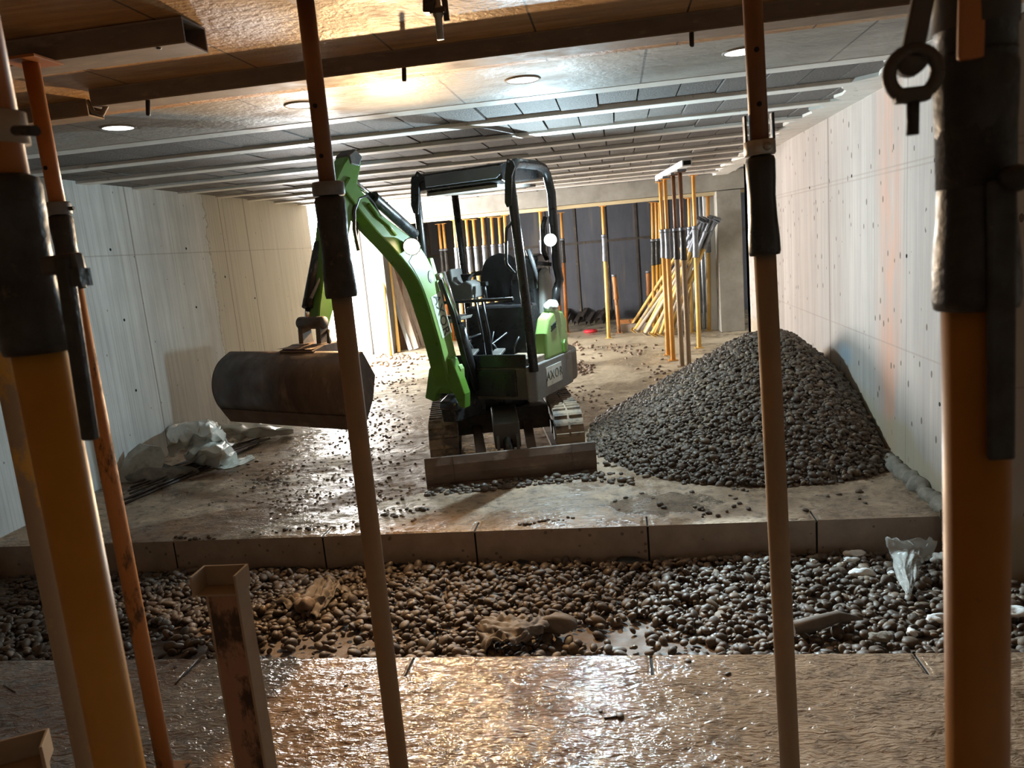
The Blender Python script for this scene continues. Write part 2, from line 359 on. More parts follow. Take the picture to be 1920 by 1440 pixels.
def floor_mat(name, wet, seed, dark=1.0, rs=26, bd=.007, gl=(.10, .32), puddle=None, spec=.6, dry=False):
    n = NT(name)
    big = n.noise(.9, 5, .6, off=seed); mid = n.noise(5, 6, .65, off=seed+2)
    c = n.ramp(mid, [(.28, (.15*dark, .098*dark, .060*dark)), (.55, (.26*dark, .178*dark, .115*dark)), (.8, (.38*dark, .28*dark, .195*dark))])
    c = n.mix(n.ramp(n.noise(14, 6, .7, off=seed+5), [(.50, 0.0), (.62, .75)]), c, (.105, .072, .048))
    w = n.ramp(big, [(wet[0], 0.0), (wet[1], 1.0)])
    if dry:
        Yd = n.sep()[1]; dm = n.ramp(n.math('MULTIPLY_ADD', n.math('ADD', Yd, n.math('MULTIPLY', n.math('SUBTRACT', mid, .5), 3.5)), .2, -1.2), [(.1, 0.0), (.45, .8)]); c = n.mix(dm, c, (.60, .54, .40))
    rg = n.mix(w, n.ramp(mid, [(.3, .55), (.7, .8)]), n.ramp(mid, [(.35, gl[0]), (.7, gl[1])]))
    pud = None
    if puddle is not None:
        X, Y, Z = n.sep(); d = n.math('SQRT', n.math('ADD', n.math('POWER', n.math('MULTIPLY', n.math('SUBTRACT', X, puddle[0]), .55), 2), n.math('POWER', n.math('SUBTRACT', Y, puddle[1]), 2)))
        pud = n.ramp(n.math('ADD', d, n.math('MULTIPLY', n.math('SUBTRACT', n.noise(7, 5, .65, off=13), .5), .35)), [(.16, 1.0), (.21, 0.0)]); rg = n.mix(pud, rg, (.07, .07, .07))
    c = n.mix(n.math('MULTIPLY', w, .35), c, (.12, .082, .056))
    rid = n.noise(rs, 3, .5, (.55, 1.3, 1), dist=1.6, off=seed)
    b = n.bump(rid, wet[2], bd, n.bump(n.noise(6, 5, .6, off=seed+1), .5, .02))
    if pud is not None:
        c = n.mix(n.math('MULTIPLY', pud, .6), c, (.09, .07, .055)); b = n.bump(n.math('MULTIPLY', pud, n.noise(55, 3, .5, (.8, 1.2, 1), off=2)), 1.0, .012, b)
    return n.done(c, rg, 0, b, spec=spec)
_p = atz(1235, 945, 0)
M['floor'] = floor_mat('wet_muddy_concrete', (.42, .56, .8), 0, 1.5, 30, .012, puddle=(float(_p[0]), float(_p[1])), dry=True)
M['floor2'] = floor_mat('wet_muddy_concrete_rough', (.1, .28, 1.0), 3, 1.4, 30, .010, (.05, .18), None, .85)
M['kerbface'] = None
def kerb_mat():
    n = NT('dark_slab_edge'); c = n.ramp(n.noise(6, 6, .65), [(.3, (.27, .22, .185)), (.7, (.40, .33, .28))])
    m = n.math('LESS_THAN', n.voro(16), .17); m = n.math('MULTIPLY', m, n.math('GREATER_THAN', n.noise(9, 2), .5))
    c = n.mix(n.math('MULTIPLY', m, .8), c, (.12, .095, .08))
    return n.done(c, .75, 0, n.bump(n.noise(30, 5), .4, .005))
M['kerbface'] = kerb_mat()
def infill_mat():
    n = NT('concrete_infill_blocks'); g = n.new('ShaderNodeNewGeometry').outputs['Random Per Island']
    c = n.ramp(n.noise(70, 4, .7), [(.35, (.075, .064, .058)), (.7, (.21, .185, .165))])
    c = n.mix(n.math('MULTIPLY', g, .45), c, (.065, .057, .052))
    return n.done(c, .7, 0, n.bump(n.noise(85, 3, .6), .8, .01))
M['infill'] = infill_mat()
M['joist'] = simple('concrete_joist', (.62, .58, .52), (.76, .72, .66), 6, (.32, .55), .12, dirt=(.22, .2, .18), dthr=(.62, .7), dscale=9)
def soffit_mat():
    n = NT('damp_smooth_soffit'); X, Y, Z = n.sep()
    c = n.ramp(n.noise(3, 6, .62, (.7, 2.2, 1)), [(.3, (.24, .215, .18)), (.7, (.40, .365, .32))])
    c = n.mix(n.ramp(n.noise(1.3, 5, .6, off=3), [(.5, 0.0), (.75, .5)]), c, (.25, .2, .16))
    m = n.math('COMPARE', n.math('FRACT', n.math('DIVIDE', n.math('ADD', X, 10.1), .98)), .5, .006)
    c = n.mix(n.math('MULTIPLY', m, .8), c, (.07, .055, .045))
    return n.done(c, n.ramp(n.noise(2.2, 5, .6, off=8), [(.35, .42), (.65, .7)]), 0, n.bump(n.noise(34, 5, .6), .6, .008, n.bump(n.noise(5, 4, .6), .4, .02)), spec=.4)
M['soffit'] = soffit_mat()
def ply_mat():
    n = NT('damp_formwork_plywood'); X, Y, Z = n.sep()
    c = n.ramp(n.noise(2.2, 7, .66, (1.1, 9, 1), dist=.6), [(.28, (.26, .135, .055)), (.5, (.44, .25, .105)), (.74, (.58, .37, .18))])
    c = n.mix(n.ramp(n.noise(1.1, 5, .65, off=3), [(.48, 0.0), (.7, .55)]), c, (.32, .25, .18))
    m = n.math('COMPARE', n.math('FRACT', n.math('DIVIDE', n.math('ADD', X, 10.37), .52)), .5, .007)
    c = n.mix(n.math('MULTIPLY', m, .9), c, (.05, .03, .02))
    return n.done(c, n.ramp(n.noise(1.4, 5, .6, off=6), [(.4, .36), (.62, .7)]), 0, n.bump(n.noise(40, 5, .6), .7, .008), spec=.4)
M['ply'] = ply_mat()

# ------------------------------------------------------------------ the setting
XL, XR, ZC, YK, YN = -4.378, 1.80, 2.509, 4.334, 2.902
YB = 16.0                                     # back wall
def struct(ob): return tag(ob, kind='structure')
def slotted(x0, x1, yfront, yback, xs, sign, depth=.15, w=.012):
    # outline of a slab whose edge at yfront carries saw-cut slots running in from the edge
    pts = [(x0, yback), (x0, yfront)]
    for x in sorted(xs): pts += [(x-w/2, yfront), (x-w/2, yfront+sign*depth), (x+w/2, yfront+sign*depth), (x+w/2, yfront)]
    return pts+[(x1, yfront), (x1, yback)]
xs_far = [float(aty(px, py, YK)[0]) for px, py in ((327, 1030), (605, 1012), (890, 1000), (1214, 985), (1531, 972))]
from mathutils import noise as mnoise
def mud_skin(x0, x1, y0, y1, cell, amp, m, slots, ya, yb, seed):
    nx, ny = int((x1-x0)/cell), int((y1-y0)/cell); X = np.linspace(x0, x1, nx+1); Y = np.linspace(y0, y1, ny+1); V = np.empty((ny+1, nx+1, 3))
    for j, y in enumerate(Y):
        for i, x in enumerate(X):
            a = mnoise.noise((x*9+seed, y*16, 1.3)); b = 1-abs(mnoise.noise((x*17+2*a, y*34+a+seed, 7.1)))*2; c = mnoise.noise((x*41, y*52, seed)); d = mnoise.noise((x*2.1, y*2.6, seed+4))
            V[j, i] = (x, y, amp*(.45*a+.42*b*(.6+d)+.35*c)+.003*d)
    ed = np.minimum(np.minimum(Y-y0, y1-Y)[:, None], np.minimum(X-x0, x1-X)[None, :]); V[:, :, 2] = np.where(ed < cell*.5, -.004, V[:, :, 2]+.001)
    for s_ in slots:
        V[np.ix_((Y > ya) & (Y < yb), np.abs(X-s_) < .0075)] += np.array([0, 0, -.06])
    me = bpy.data.meshes.new('floor'); k = np.arange((nx+1)*(ny+1)).reshape(ny+1, nx+1); F = np.stack([k[:-1, :-1], k[:-1, 1:], k[1:, 1:], k[1:, :-1]], -1).reshape(-1, 4)
    me.vertices.add(V.size//3); me.vertices.foreach_set('co', V.ravel()); me.loops.add(F.size); me.loops.foreach_set('vertex_index', F.ravel()); me.polygons.add(len(F))
    me.polygons.foreach_set('loop_start', np.arange(0, F.size, 4)); me.polygons.foreach_set('loop_total', np.full(len(F), 4)); me.polygons.foreach_set('use_smooth', np.ones(len(F), bool))
    me.update(calc_edges=True); me.materials.append(m); o = bpy.data.objects.new('floor', me); COL.objects.link(o); ORG[o.name] = np.zeros(3); return struct(o)
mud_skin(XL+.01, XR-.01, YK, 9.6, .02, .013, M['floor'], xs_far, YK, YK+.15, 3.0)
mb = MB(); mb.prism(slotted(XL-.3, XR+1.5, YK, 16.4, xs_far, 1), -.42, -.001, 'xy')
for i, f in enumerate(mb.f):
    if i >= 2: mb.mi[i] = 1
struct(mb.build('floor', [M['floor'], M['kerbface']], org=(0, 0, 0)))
xs_near = [float(atz(px, py, 0)[0]) for px, py in ((377, 1235), (773, 1240), (1221, 1235), (1716, 1228))]
mud_skin(-3.9, 2.9, 1.7, YN, .0095, .0085, M['floor2'], xs_near, YN-.15, YN, 8.0)
mb = MB(); mb.prism(slotted(-6.5, 3.3, YN, -2.6, xs_near, -1), -.42, -.001, 'xy')
for i, f in enumerate(mb.f):
    if i >= 2: mb.mi[i] = 1
struct(mb.build('floor', [M['floor2'], M['kerbface']], org=(0, 0, 0)))
tn = smooth_noise(3, 10, 1.5, 7)
def trench_z(x, y):
    k = (y-YN)/(YK-YN)
    return -.075-.14*k+.035*tn(x, y)
mb = MB(); mb.grid(lambda u, v: (-6.5+u*9.8, YN-.02+v*(YK-YN+.04), trench_z(-6.5+u*9.8, YN+v*(YK-YN))-.02), 120, 24)
struct(mb.build('floor', M['soil'], org=(0, 0, 0)))

for xs_, y0, y1 in ((xs_far, YK+.004, YK+.148), (xs_near, YN-.148, YN-.004)):
    fl = bpy.data.objects['floor.001' if xs_ is xs_far else 'floor.003']
    for x in xs_:
        f = MB(); f.box((x, (y0+y1)/2, -.17), (.0125, y1-y0, .322)); f.build('slot_shade_fill', M['hole'], fl)  # dark filler box puts the slot's inner shade in as colour
jl = [float(atx(x, y, XL)[1]) for x, y in ((281, 640), (436, 560), (482, 560))]
M['wall_left'] = wall_mat('cast_concrete_side', (.40, .41, .395), (.66, .675, .65), [(jl[0], .008, .7), (jl[1], .006, .8), (jl[1]+.09, .004, .6), (jl[2], .007, .8)], rag=float(atx(408, 560, XL)[1]), bugs=.06, hz=(float(atx(530, 467, XL)[2]),))
jr = [float(atx(x, y, XR)[1]) for x, y in ((1555, 480), (1484, 480), (1700, 480), (1640, 480))]
M['wall_right'] = wall_mat('cast_concrete_spotted', (.30, .265, .237), (.45, .40, .36), [(jr[0], .014, .85), (jr[1], .006, .5), (jr[2], .006, .45), (jr[3], .004, .25)], hz=(1.955, 1.985, .82),
                           rust=float(atx(1668, 400, XR)[1]), damp=(4.4, .15, .24), bugs=.14, blue=(float(atx(1585, 655, XR)[1]), .60))
M['wall_back'] = wall_mat('dark_form_panels', (.055, .06, .075), (.11, .115, .135), bugs=.05)
M['wall_far'] = wall_mat('grey_concrete', (.40, .38, .35), (.54, .51, .46), bugs=.05)
YD0, YD1 = float(atx(590, 500, XL)[1]), float(atx(691, 600, XL)[1])   # doorway
mb = MB(); mb.box((XL-.15, (YD0-3.0)/2, 1.0), (.3, YD0+3.0, 3.2)); wl = struct(mb.build('wall_left', M['wall_left'], org=(0, 0, 0)))
mb = MB(); mb.box((XL-.15, (YD1+16.4)/2, 1.0), (.3, 16.4-YD1, 3.2)); struct(mb.build('wall_left', M['wall_far'], org=(0, 0, 0)))
YR0, YR1 = 3.86, 11.1
mb = MB(); mb.prism([(XR, YR0), (XR, YR1), (XR+.28, YR1), (XR+.28, YR0+.3), (XR+1.6, YR0+.3), (XR+1.6, YR0)], -.6, 2.6, 'xy')
wr = struct(mb.build('wall_right', M['wall_right'], org=(0, 0, 0)))
mb = MB(); mb.box((3.35, .6, 1.0), (.3, 6.6, 3.2)); struct(mb.build('wall_right', M['wall_far'], org=(0, 0, 0)))
mb = MB(); mb.box((2.95, 13.7, 1.0), (.3, 5.4, 3.2)); mb.box((2.4, YR1-.1, 1.0), (1.2, .2, 3.2)); struct(mb.build('wall_right', M['wall_far'], org=(0, 0, 0)))
mb = MB(); mb.box((-.9, YB+.15, 1.0), (8.5, .3, 3.2)); wb = struct(mb.build('wall_back', M['wall_back'], org=(0, 0, 0)))
mb = MB(); mb.box((-1.5, -2.65, 1.0), (10, .3, 3.2)); struct(mb.build('wall_front', M['wall_far'], org=(0, 0, 0)))
# steel form panels of the back wall: frames standing proud of the sheet
for k, x in enumerate(np.arange(-3.9, 2.6, .62)):
    f = MB(); f.box((x, YB-.012, 1.2), (.045, .03, 2.4)); f.build('panel_rib', M['darksteel'], wb)
f = MB(); f.box((-.6, YB-.012, 1.62), (6.6, .026, .05)); f.build('panel_rib', M['darksteel'], wb)
# tie holes
for wall, Xw, sx, spots in ((wl, XL, 1, ((207, 468), (233, 600), (368, 576), (255, 732), (422, 519), (478, 559), (349, 466))), (wr, XR, -1, ((1518, 352), (1597, 330), (1753, 300), (1700, 480), (1762, 758)))):
    for x, y in spots:
        p = atx(x, y, Xw); h = MB(); h.lathe(p-np.array([sx*.01, 0, 0]), (sx, 0, 0), [(0, .013), (.0115, .013)], 10); h.build('tie_hole', M['hole'], wall)
# rough mortar beads along the foot of the wall
def bead(name, p, q, r, seed):
    R = random.Random(seed); n = 40; b = MB(); pts = []; rs = []
    for i in range(n+1):
        k = i/n; pts.append((p[0]+(q[0]-p[0])*k+R.uniform(-.015, .015), p[1]+(q[1]-p[1])*k, p[2]+(q[2]-p[2])*k+R.uniform(-.01, .01))); rs.append(r*R.uniform(.7, 1.25))
    b.tube(pts, rs, 9); return struct(b.build(name, M['bentonite'], org=(0, 0, 0)))
bead('trim_1', (XR-.04, 4.28, .02), (XR-.03, 5.75, .02), .055, 1)
bead('trim_2', (XR-.05, YK-.05, -.25), (XR-.04, YK-.05, .03), .05, 2)
bead('trim_3', (XL+.05, YK-.06, -.22), (XL+.05, YK-.04, .06), .07, 3)
# ceiling: infill blocks between joists, smooth cast band, plywood formwork
joists = [4.52+.755*k for k in range(12)]
YC0, YC1 = 3.27, 12.75
mb = MB()
for i, y in enumerate(joists):
    y0 = y+.075; y1 = (joists[i+1]-.075) if i+1 < len(joists) else YC1
    x = XL-.05+rnd.uniform(-.1, .1)
    while x < XR-.25:
        w = .245; dz = abs(rnd.gauss(0, .007)); mb.box((x+w/2, (y0+y1)/2, ZC+.06+dz), (w-.011, y1-y0+.02, .09)); x += w
ceil = struct(mb.build('ceiling', M['infill'], org=(0, 0, 0)))
mb = MB(); mb.box((-1.5, 6.9, ZC+.2), (10.5, 19.2, .12)); struct(mb.build('ceiling', M['wall_far'], org=(0, 0, 0)))
for y in joists:
    f = MB(); f.box(((XL+XR)/2, y, ZC+.04), (XR-XL+.1, .145, .09)); f.build('joist', M['joist'], ceil, bevel=.006)
# ragged mortar strip where the infill meets the right wall
R = random.Random(5); pts = [(XR+.02, YC0), (XR+.02, YC1)]; y = YC1
while y > 4.6:
    pts.append((XR-.22+R.uniform(-.09, .07), y)); y -= R.uniform(.06, .2)
pts.append((XR-.26, 4.4))
f = MB(); f.prism(pts, ZC-.004, ZC+.03, 'xy'); f.build('mortar_strip', M['joist'], ceil)
R = random.Random(6); pts = [(3.2, 4.45), (-4.6, 4.45)]; x = -4.6
yr = [3.30]
while x < 3.2:
    pts.append((x, YC0+.03+R.uniform(-.02, .055)+.03*math.sin(x*2.1))); x += R.uniform(.05, .16)
pts.append((3.2, YC0+.03))
f = MB(); f.prism(pts, ZC-.002, ZC+.12, 'xy'); struct(f.build('ceiling', M['soffit'], org=(0, 0, 0)))
f = MB(); f.box((-1.4, YC0/2-1.3, 2.46), (9.8, YC0+2.65, .07)); struct(f.build('ceiling', M['ply'], org=(0, 0, 0)))
# cast drop beam and its formwork at the far end
f = MB(); f.box(((XL+XR)/2+.4, 13.1, 2.42), (XR-XL+1.2, .7, .3)); struct(f.build('ceiling', M['beamgrey'], org=(0, 0, 0)))
f = MB(); f.box(((XL+XR)/2+.4, 14.75, 2.6), (XR-XL+1.2, 2.7, .2)); struct(f.build('ceiling', M['wall_back'], org=(0, 0, 0)))

# round openings in the smooth band: glowing discs stand in for their daylight
for i, (x, y) in enumerate(((-2.615, 3.98), (-1.56, 3.96), (-.407, 3.99), (.646, 3.95), (1.83, 3.97))):
    where = ['beside the pale side wall', 'beside the prop in front of the bucket', 'above the excavator canopy', 'behind the dull prop before the gravel heap', 'behind the nearest muddy prop'][i]
    t = thing('ceiling_opening', (x, y, ZC), 'bright round ceiling opening '+where, 'ceiling opening', 'round ceiling openings in a row')
    f = MB(); f.lathe((x, y, ZC-.006), (0, 0, 1), [(0, .078), (.005, .073)], 28); f.build('glow_disc', M['holelight'], t)
    f = MB()
    f.tube([(x+.084*math.cos(a), y+.084*math.sin(a), ZC-.002) for a in np.linspace(0, 2*math.pi, 25)], .008, 6, cap=False); f.build('rim', M['soffit'], t)

# concrete column near the far end and pale pipes beside it
cx0 = aty(1347, 480, 12.75); cx1 = aty(1393, 480, 12.75)
f = MB(); f.box(((cx0[0]+cx1[0])/2, 12.95, 1.13), (cx1[0]-cx0[0], .4, 2.26)); struct(f.build('trim_4', M['beamgrey'], bevel=.01))
f = MB(); f.box((aty(1334, 480, 13.1)[0], 13.15, 1.13), (.2, .1, 2.26)); struct(f.build('trim_5', M['pale']))
for i in range(4):
    X = float(aty(1300+i*8, 480, 13.4)[0]); f = MB(); f.tube([(X, 13.4, .0), (X, 13.4, 2.26)], .028, 8)
    tag(f.build('vertical_pipe', M['boardblue']), 'thin pale vertical pipe beside the far column, number %s from the leaning props' % ['one', 'two', 'three', 'four'][i], 'pipe', 'pale pipes by the column')
cw = aty(710, 560, 12.9)
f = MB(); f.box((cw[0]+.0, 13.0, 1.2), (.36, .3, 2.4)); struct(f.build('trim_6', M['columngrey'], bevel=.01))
#MAIN
# ------------------------------------------------------------------ adjustable steel props
def ortho(ax):
    ax = ax/np.linalg.norm(ax); side = np.cross(ax, [0, 1, 0]); side /= np.linalg.norm(side); fwd = np.cross(side, ax)
    return ax, side, fwd           # fwd points away from the camera (+y)
def prop(P0, P1, label, hc, group=None, ro=.030, ri=.024, mo='orange_out', mi='orange_in', mc='sleeve', rc=.040, lc=.30, holes=(), lever=None,
         plates=(1, 1), n=16, ring=True, pin=False, cat='prop', lips=False):
    P0 = np.array(P0, float); P1 = np.array(P1, float); L = np.linalg.norm(P1-P0); ax, sd, fw = ortho(P1-P0)
    t = thing('steel_prop', P0, label, cat, group)
    f = MB(); f.lathe(P0, ax, [(.0, ro), (hc-.02, ro)], n); f.build('outer_tube', M[mo], t)
    f = MB(); f.lathe(P0, ax, [(hc, ri), (L, ri)], n); f.build('inner_tube', M[mi], t)
    f = MB(); f.lathe(P0, ax, [(hc-lc/2, rc*.97), (hc-lc/2+.01, rc*1.03), (hc-lc*.3, rc*1.0), (hc-lc*.12, rc*.90), (hc+lc*.1, rc*.86), (hc+lc*.3, rc*.93), (hc+lc*.46, rc*.95), (hc+lc/2, rc*.88), (hc+lc/2+.004, ri*1.02)],
                       n, wob=.015, seed=int(P0[0]*100)); f.build('sleeve', M[mc], t)
    if ring:
        f = MB(); f.lathe(P0, ax, [(hc+lc/2+.004, rc*.93), (hc+lc/2+.008, rc*1.0), (hc+lc/2+.038, rc*1.0), (hc+lc/2+.042, rc*.93)], n); r = f.build('collar_ring', M['zinc' if not lips else 'steel'], t)
        if lips:
            q = P0+ax*(hc+lc/2+.022)-fw*(rc*.95)-sd*.012
            f = MB(); f.lathe(q, -fw, [(0, .011), (.01, .009)], 12); f.build('bolt', M['steel'], r)
            for s in (-1, 1):
                f = MB(); f.beam(P0+ax*(hc+lc/2+.04)+sd*s*rc*.86, P0+ax*(hc+lc/2+.105)+sd*s*rc*.86, .006, .03, up=fw); f.build('lip', M['sleeve'], r)
    if pin:
        q = P0+ax*(hc+lc/2+.02); f = MB(); f.tube([q-sd*.05-fw*.0, q+sd*.075, q+sd*.08+ax*.03, q+sd*.095-ax*.05], .006, 8); f.build('pin', M['sleeve'], t)
    for h in holes:
        q = P0+ax*h-fw*(ri-.004); f = MB(); f.lathe(q, -fw, [(0, .0065), (.0048, .0065)], 12); f.build('pin_hole', M['hole'], t)
    if lever:
        # flat handle hanging from an eye on the sleeve: (height of the eye, length, side offset, width)
        he, ll, so, wd_ = lever; q = P0+ax*he-fw*(rc+.004)+sd*so
        f = MB(); f.beam(q-ax*.0, q-ax*ll, wd_, .009, up=fw); l = f.build('lever', M['sleeve'], t, bevel=.003)
        f = MB(); f.lathe(q-fw*.001+ax*.0-sd*wd_*.35, -fw, [(-.006, wd_*.5), (.010, wd_*.5), (.014, wd_*.36)], 16); e = f.build('eye', M['sleeve'], l)
    for k, (on, P) in enumerate(zip(plates, (P0, P1))):
        if on:
            f = MB(); q = P+ax*(.004 if k == 0 else -.004); f.beam(q-sd*.06, q+sd*.06, .12, .008, up=ax); f.build('base_plate' if k == 0 else 'head_plate', M[mo if k == 0 else mi], t, bevel=.001)
    return t
def prop_px(a, b, Y0, Y1=None, z0=0.0, z1=2.42, **kw):
    # a prop whose centre line passes through two picture points at depth Y, run from height z0 to z1
    Y1 = Y0 if Y1 is None else Y1
    A = aty(*a, Y0); B = aty(*b, Y1); d = (A-B)/(A[2]-B[2]); P0 = B+d*(z0-B[2]); P1 = B+d*(z1-B[2])
    return P0, P1
def h_at(P0, P1, px, py, Y):
    return float((aty(px, py, Y)-P0) @ ((P1-P0)/np.linalg.norm(P1-P0)))

# nearest props, from the one closest to the camera
P0, P1 = prop_px((1828, 100), (1832, 1300), .80)
hc = h_at(P0, P1, 1829, 350, .8)
pD = prop(P0, P1, 'nearest orange prop, with a black muddy sleeve and flat hanging lever', hc, mo='deeporange', ro=.0305, ri=.034, mi='sleeve', rc=.0375, lc=.232, plates=(1, 0), n=32, ring=False,
          lever=(h_at(P0, P1, 1822, 345, .8), .262, -.004, .024))
f = MB(); q = P0+(P1-P0)/np.linalg.norm(P1-P0)*h_at(P0, P1, 1828, 28, .8); f.lathe(q, P1-P0, [(-.012, .036), (.06, .0375), (.08, .034)], 28, wob=.02); f.build('head_flange', M['darksteel'], pD)
f = MB(); q = aty(1792, 62, .8); f.box(q+np.array([.0, -.031, 0]), (.022, .008, .06)); f.build('paint_patch', M['orange_in'], pD, bevel=.003)
P0, P1 = prop_px((81, 700), (226, 1440), .85)
hc = h_at(P0, P1, 55, 500, .85)
pA = prop(P0, P1, 'thick orange prop with a long black muddy sleeve at the photo\'s edge', hc, ro=.0305, ri=.0265, rc=.0395, lc=.21, plates=(1, 1), n=32, ring=False)
ax, sd, fw = ortho(P1-P0)
f = MB(); f.lathe(P0+ax*h_at(P0, P1, 8, 240, .85), ax, [(-.018, .034), (.018, .034)], 24, wob=.03); f.build('collar_ring', M['postside'], pA)
f = MB(); f.tube([aty(30, 245, .83), aty(66, 245, .80)], .006, 10); f.build('pin', M['sleeve'], pA)
f = MB(); a_, b_ = aty(118, 480, .80), aty(170, 825, .80); f.beam(a_, b_, .018, .012, up=(0, 1, 0)); l = f.build('lever', M['sleeve'], pA, bevel=.003)
f = MB(); f.beam(aty(85, 500, .81), aty(150, 490, .81), .022, .02, up=(0, 1, 0)); f.build('hinge', M['darksteel'], l, bevel=.004)
f = MB(); f.box(aty(152, 520, .80), (.012, .02, .02)); f.build('pin', M['sleeve'], l)

P0, P1 = prop_px((60, 130), (310, 1440), 2.16, z1=2.352)
hc = h_at(P0, P1, 122, 475, 2.16)
prop(P0, P1, 'thin rusty orange prop under the box beam, with a small pin and lever', hc, ro=.027, ri=.023, mo='rusty', rc=.036, lc=.22, plates=(1, 1), n=24, pin=True, holes=(h_at(P0, P1, 88, 317, 2.16),),
     lever=(hc-.02, .28, .022, .02))
P0, P1 = prop_px((5, 650), (165, 1440), 1.75, z1=2.42)
prop(P0, P1, 'yellow prop smeared with grey mortar beside the thick orange prop', 1.85, ro=.029, mo='yelgrey', n=24, rc=.038)
P0, P1 = prop_px((573, 5), (748, 1435), 2.14, z1=2.424)
hc = h_at(P0, P1, 628, 465, 2.14)
prop(P0, P1, 'brown prop crossing in front of the excavator bucket', hc, mo='dusty', mi='brown_in', rc=.046, lc=.285, holes=(h_at(P0, P1, 588, 202, 2.14), h_at(P0, P1, 599, 295, 2.14)), n=24, plates=(1, 1))
P0, P1 = prop_px((1411, 5), (1481, 1435), 2.10, z1=2.424)
hc = h_at(P0, P1, 1426, 388, 2.10)
prop(P0, P1, 'dull brown prop with a black sleeve standing before the gravel heap', hc, ro=.0285, mo='dusty', mi='brown_in', mc='black', rc=.0395, lc=.25, holes=(h_at(P0, P1, 1408, 98, 2.1), h_at(P0, P1, 1412, 199, 2.1)), n=24, lips=True, plates=(1, 1))

# eye bolt hanging beside the nearest prop
q = aty(1712, 138, .76); up = np.array([0, 0, 1.0]); s_ = .76/FPX*1.03
e = thing('eye_bolt', aty(1712, 255, .76), 'dark eye bolt with a round ring hanging beside the nearest prop', 'bolt')
f = MB(); f.tube([q+np.array([math.cos(a)*37*s_, 0, math.sin(a)*37*s_]) for a in np.linspace(0, 2*math.pi, 25)], .0062, 10, cap=False); f.build('ring', M['darksteel'], e)
f = MB(); f.lathe(q+np.array([-2*s_, .008, 22*s_]), (0, -1, 0), [(0, 26*s_), (.012, 24*s_)], 20); f.build('washer', M['darksteel'], e)
f = MB(); f.beam(aty(1708, 110, .76), aty(1742, -60, .76), 34*s_, .008, up=(0, 1, 0)); f.build('strap', M['darksteel'], e, bevel=.002)
f = MB(); f.box(aty(1710, 178, .76), (56*s_, .014, 24*s_)); f.build('neck', M['darksteel'], e, bevel=.003)
f = MB(); f.tube([aty(1712, 180, .76), aty(1711, 253, .76)], 10*s_, 12); f.build('stem', M['sleeve'], e)

# formwork posts with open U heads
def ushape(c, w, d, h, th, mb_):
    mb_.box((c[0], c[1]+d/2, c[2]), (w, th, h)); mb_.box((c[0]-w/2+th/2, c[1], c[2]), (th, d, h)); mb_.box((c[0]+w/2-th/2, c[1], c[2]), (th, d, h))
def upost(px, py, Y, label, rz=0.0, lean=0.0, group=None):
    T = aty(px, py, Y); base = np.array([T[0]-lean, T[1], 0])
    t = thing('formwork_post', base, label, 'formwork post', group)
    h = T[2]; 
    f = MB(); f.box((base[0], base[1]+.003, (h-.05)/2), (.066, .006, h-.05)); f.build('web', M['redoxide'], t)
    for s in (-1, 1):
        f = MB(); f.box((base[0]+s*.036, base[1]+.026, (h-.05)/2), (.006, .052, h-.05)); f.build('flange', M['postside'], t, bevel=.001)
    f = MB(); ushape((base[0], base[1]+.005, h-.024), .108, .062, .048, .006, f); hd = f.build('u_head', M['postside'], t, bevel=.0015)
    f = MB(); f.box((base[0], base[1]+.012, h-.05), (.1, .05, .005)); f.build('seat_plate', M['postside'], hd)
    t.rotation_euler.z = rz
    return t
upost(408, 1072, 1.48, 'mud-caked steel channel post with an open U head', rz=.02)
upost(22, 1402, 1.12, 'short steel channel post with a U head low at the frame corner', rz=.5)

# formwork beams under the plywood
def openbeam(P, Q, w, h, label, near_end=False):
    P = np.array(P, float); Q = np.array(Q, float); t = thing('formwork_beam', (P+Q)/2, label, 'beam')
    th = .006
    f = MB(); f.beam(P+[0, 0, -h/2+th/2], Q+[0, 0, -h/2+th/2], w, th); f.build('bottom_flange', M['formbeam'], t, bevel=.001)
    f = MB(); f.beam(P+[0, 0, h/2-th/2], Q+[0, 0, h/2-th/2], w, th); f.build('top_flange', M['formbeam'], t)
    for s in (-1, 1):
        f = MB(); f.beam(P+[0, s*(w/2-th/2), 0], Q+[0, s*(w/2-th/2), 0], th, h-2*th); f.build('web', M['beamweb'], t)
    return t
b0, b1 = aty(172, 203, 2.83), aty(1800, -8, 2.83)
openbeam((b0[0], 2.89, 2.392), (3.1, 2.89, 2.392), .12, .064, 'long cement-stained steel beam crossing under the plywood')
b0 = aty(160, 180, 3.0)
openbeam((-4.0, 3.02, 2.392), (b0[0]+.02, 3.02, 2.392), .10, .064, 'shorter steel beam lapping behind the long beam\'s end')
openbeam((-3.2, 2.25, 2.386), (float(aty(352, 80, 2.2)[0]), 2.25, 2.386), .13, .072, 'open-ended steel box beam resting on the thin rusty prop')
f = MB(); f.beam((1.0, .2, 2.41), (1.02, 2.8, 2.41), .09, .03); 
# hook plate at the end of the long beam
q = aty(190, 208, 2.86)
f = MB(); f.tube([q+np.array([-.05, 0, .045]), q+np.array([-.035, 0, .0]), q+np.array([0, 0, -.012]), q+np.array([.03, 0, .022]), q+np.array([.055, 0, .028])], [.008, .009, .010, .009, .006], 8)
tag(f.build('beam_hook', M['formbeam']), 'bent steel hook at the end of the long beam', 'hook')
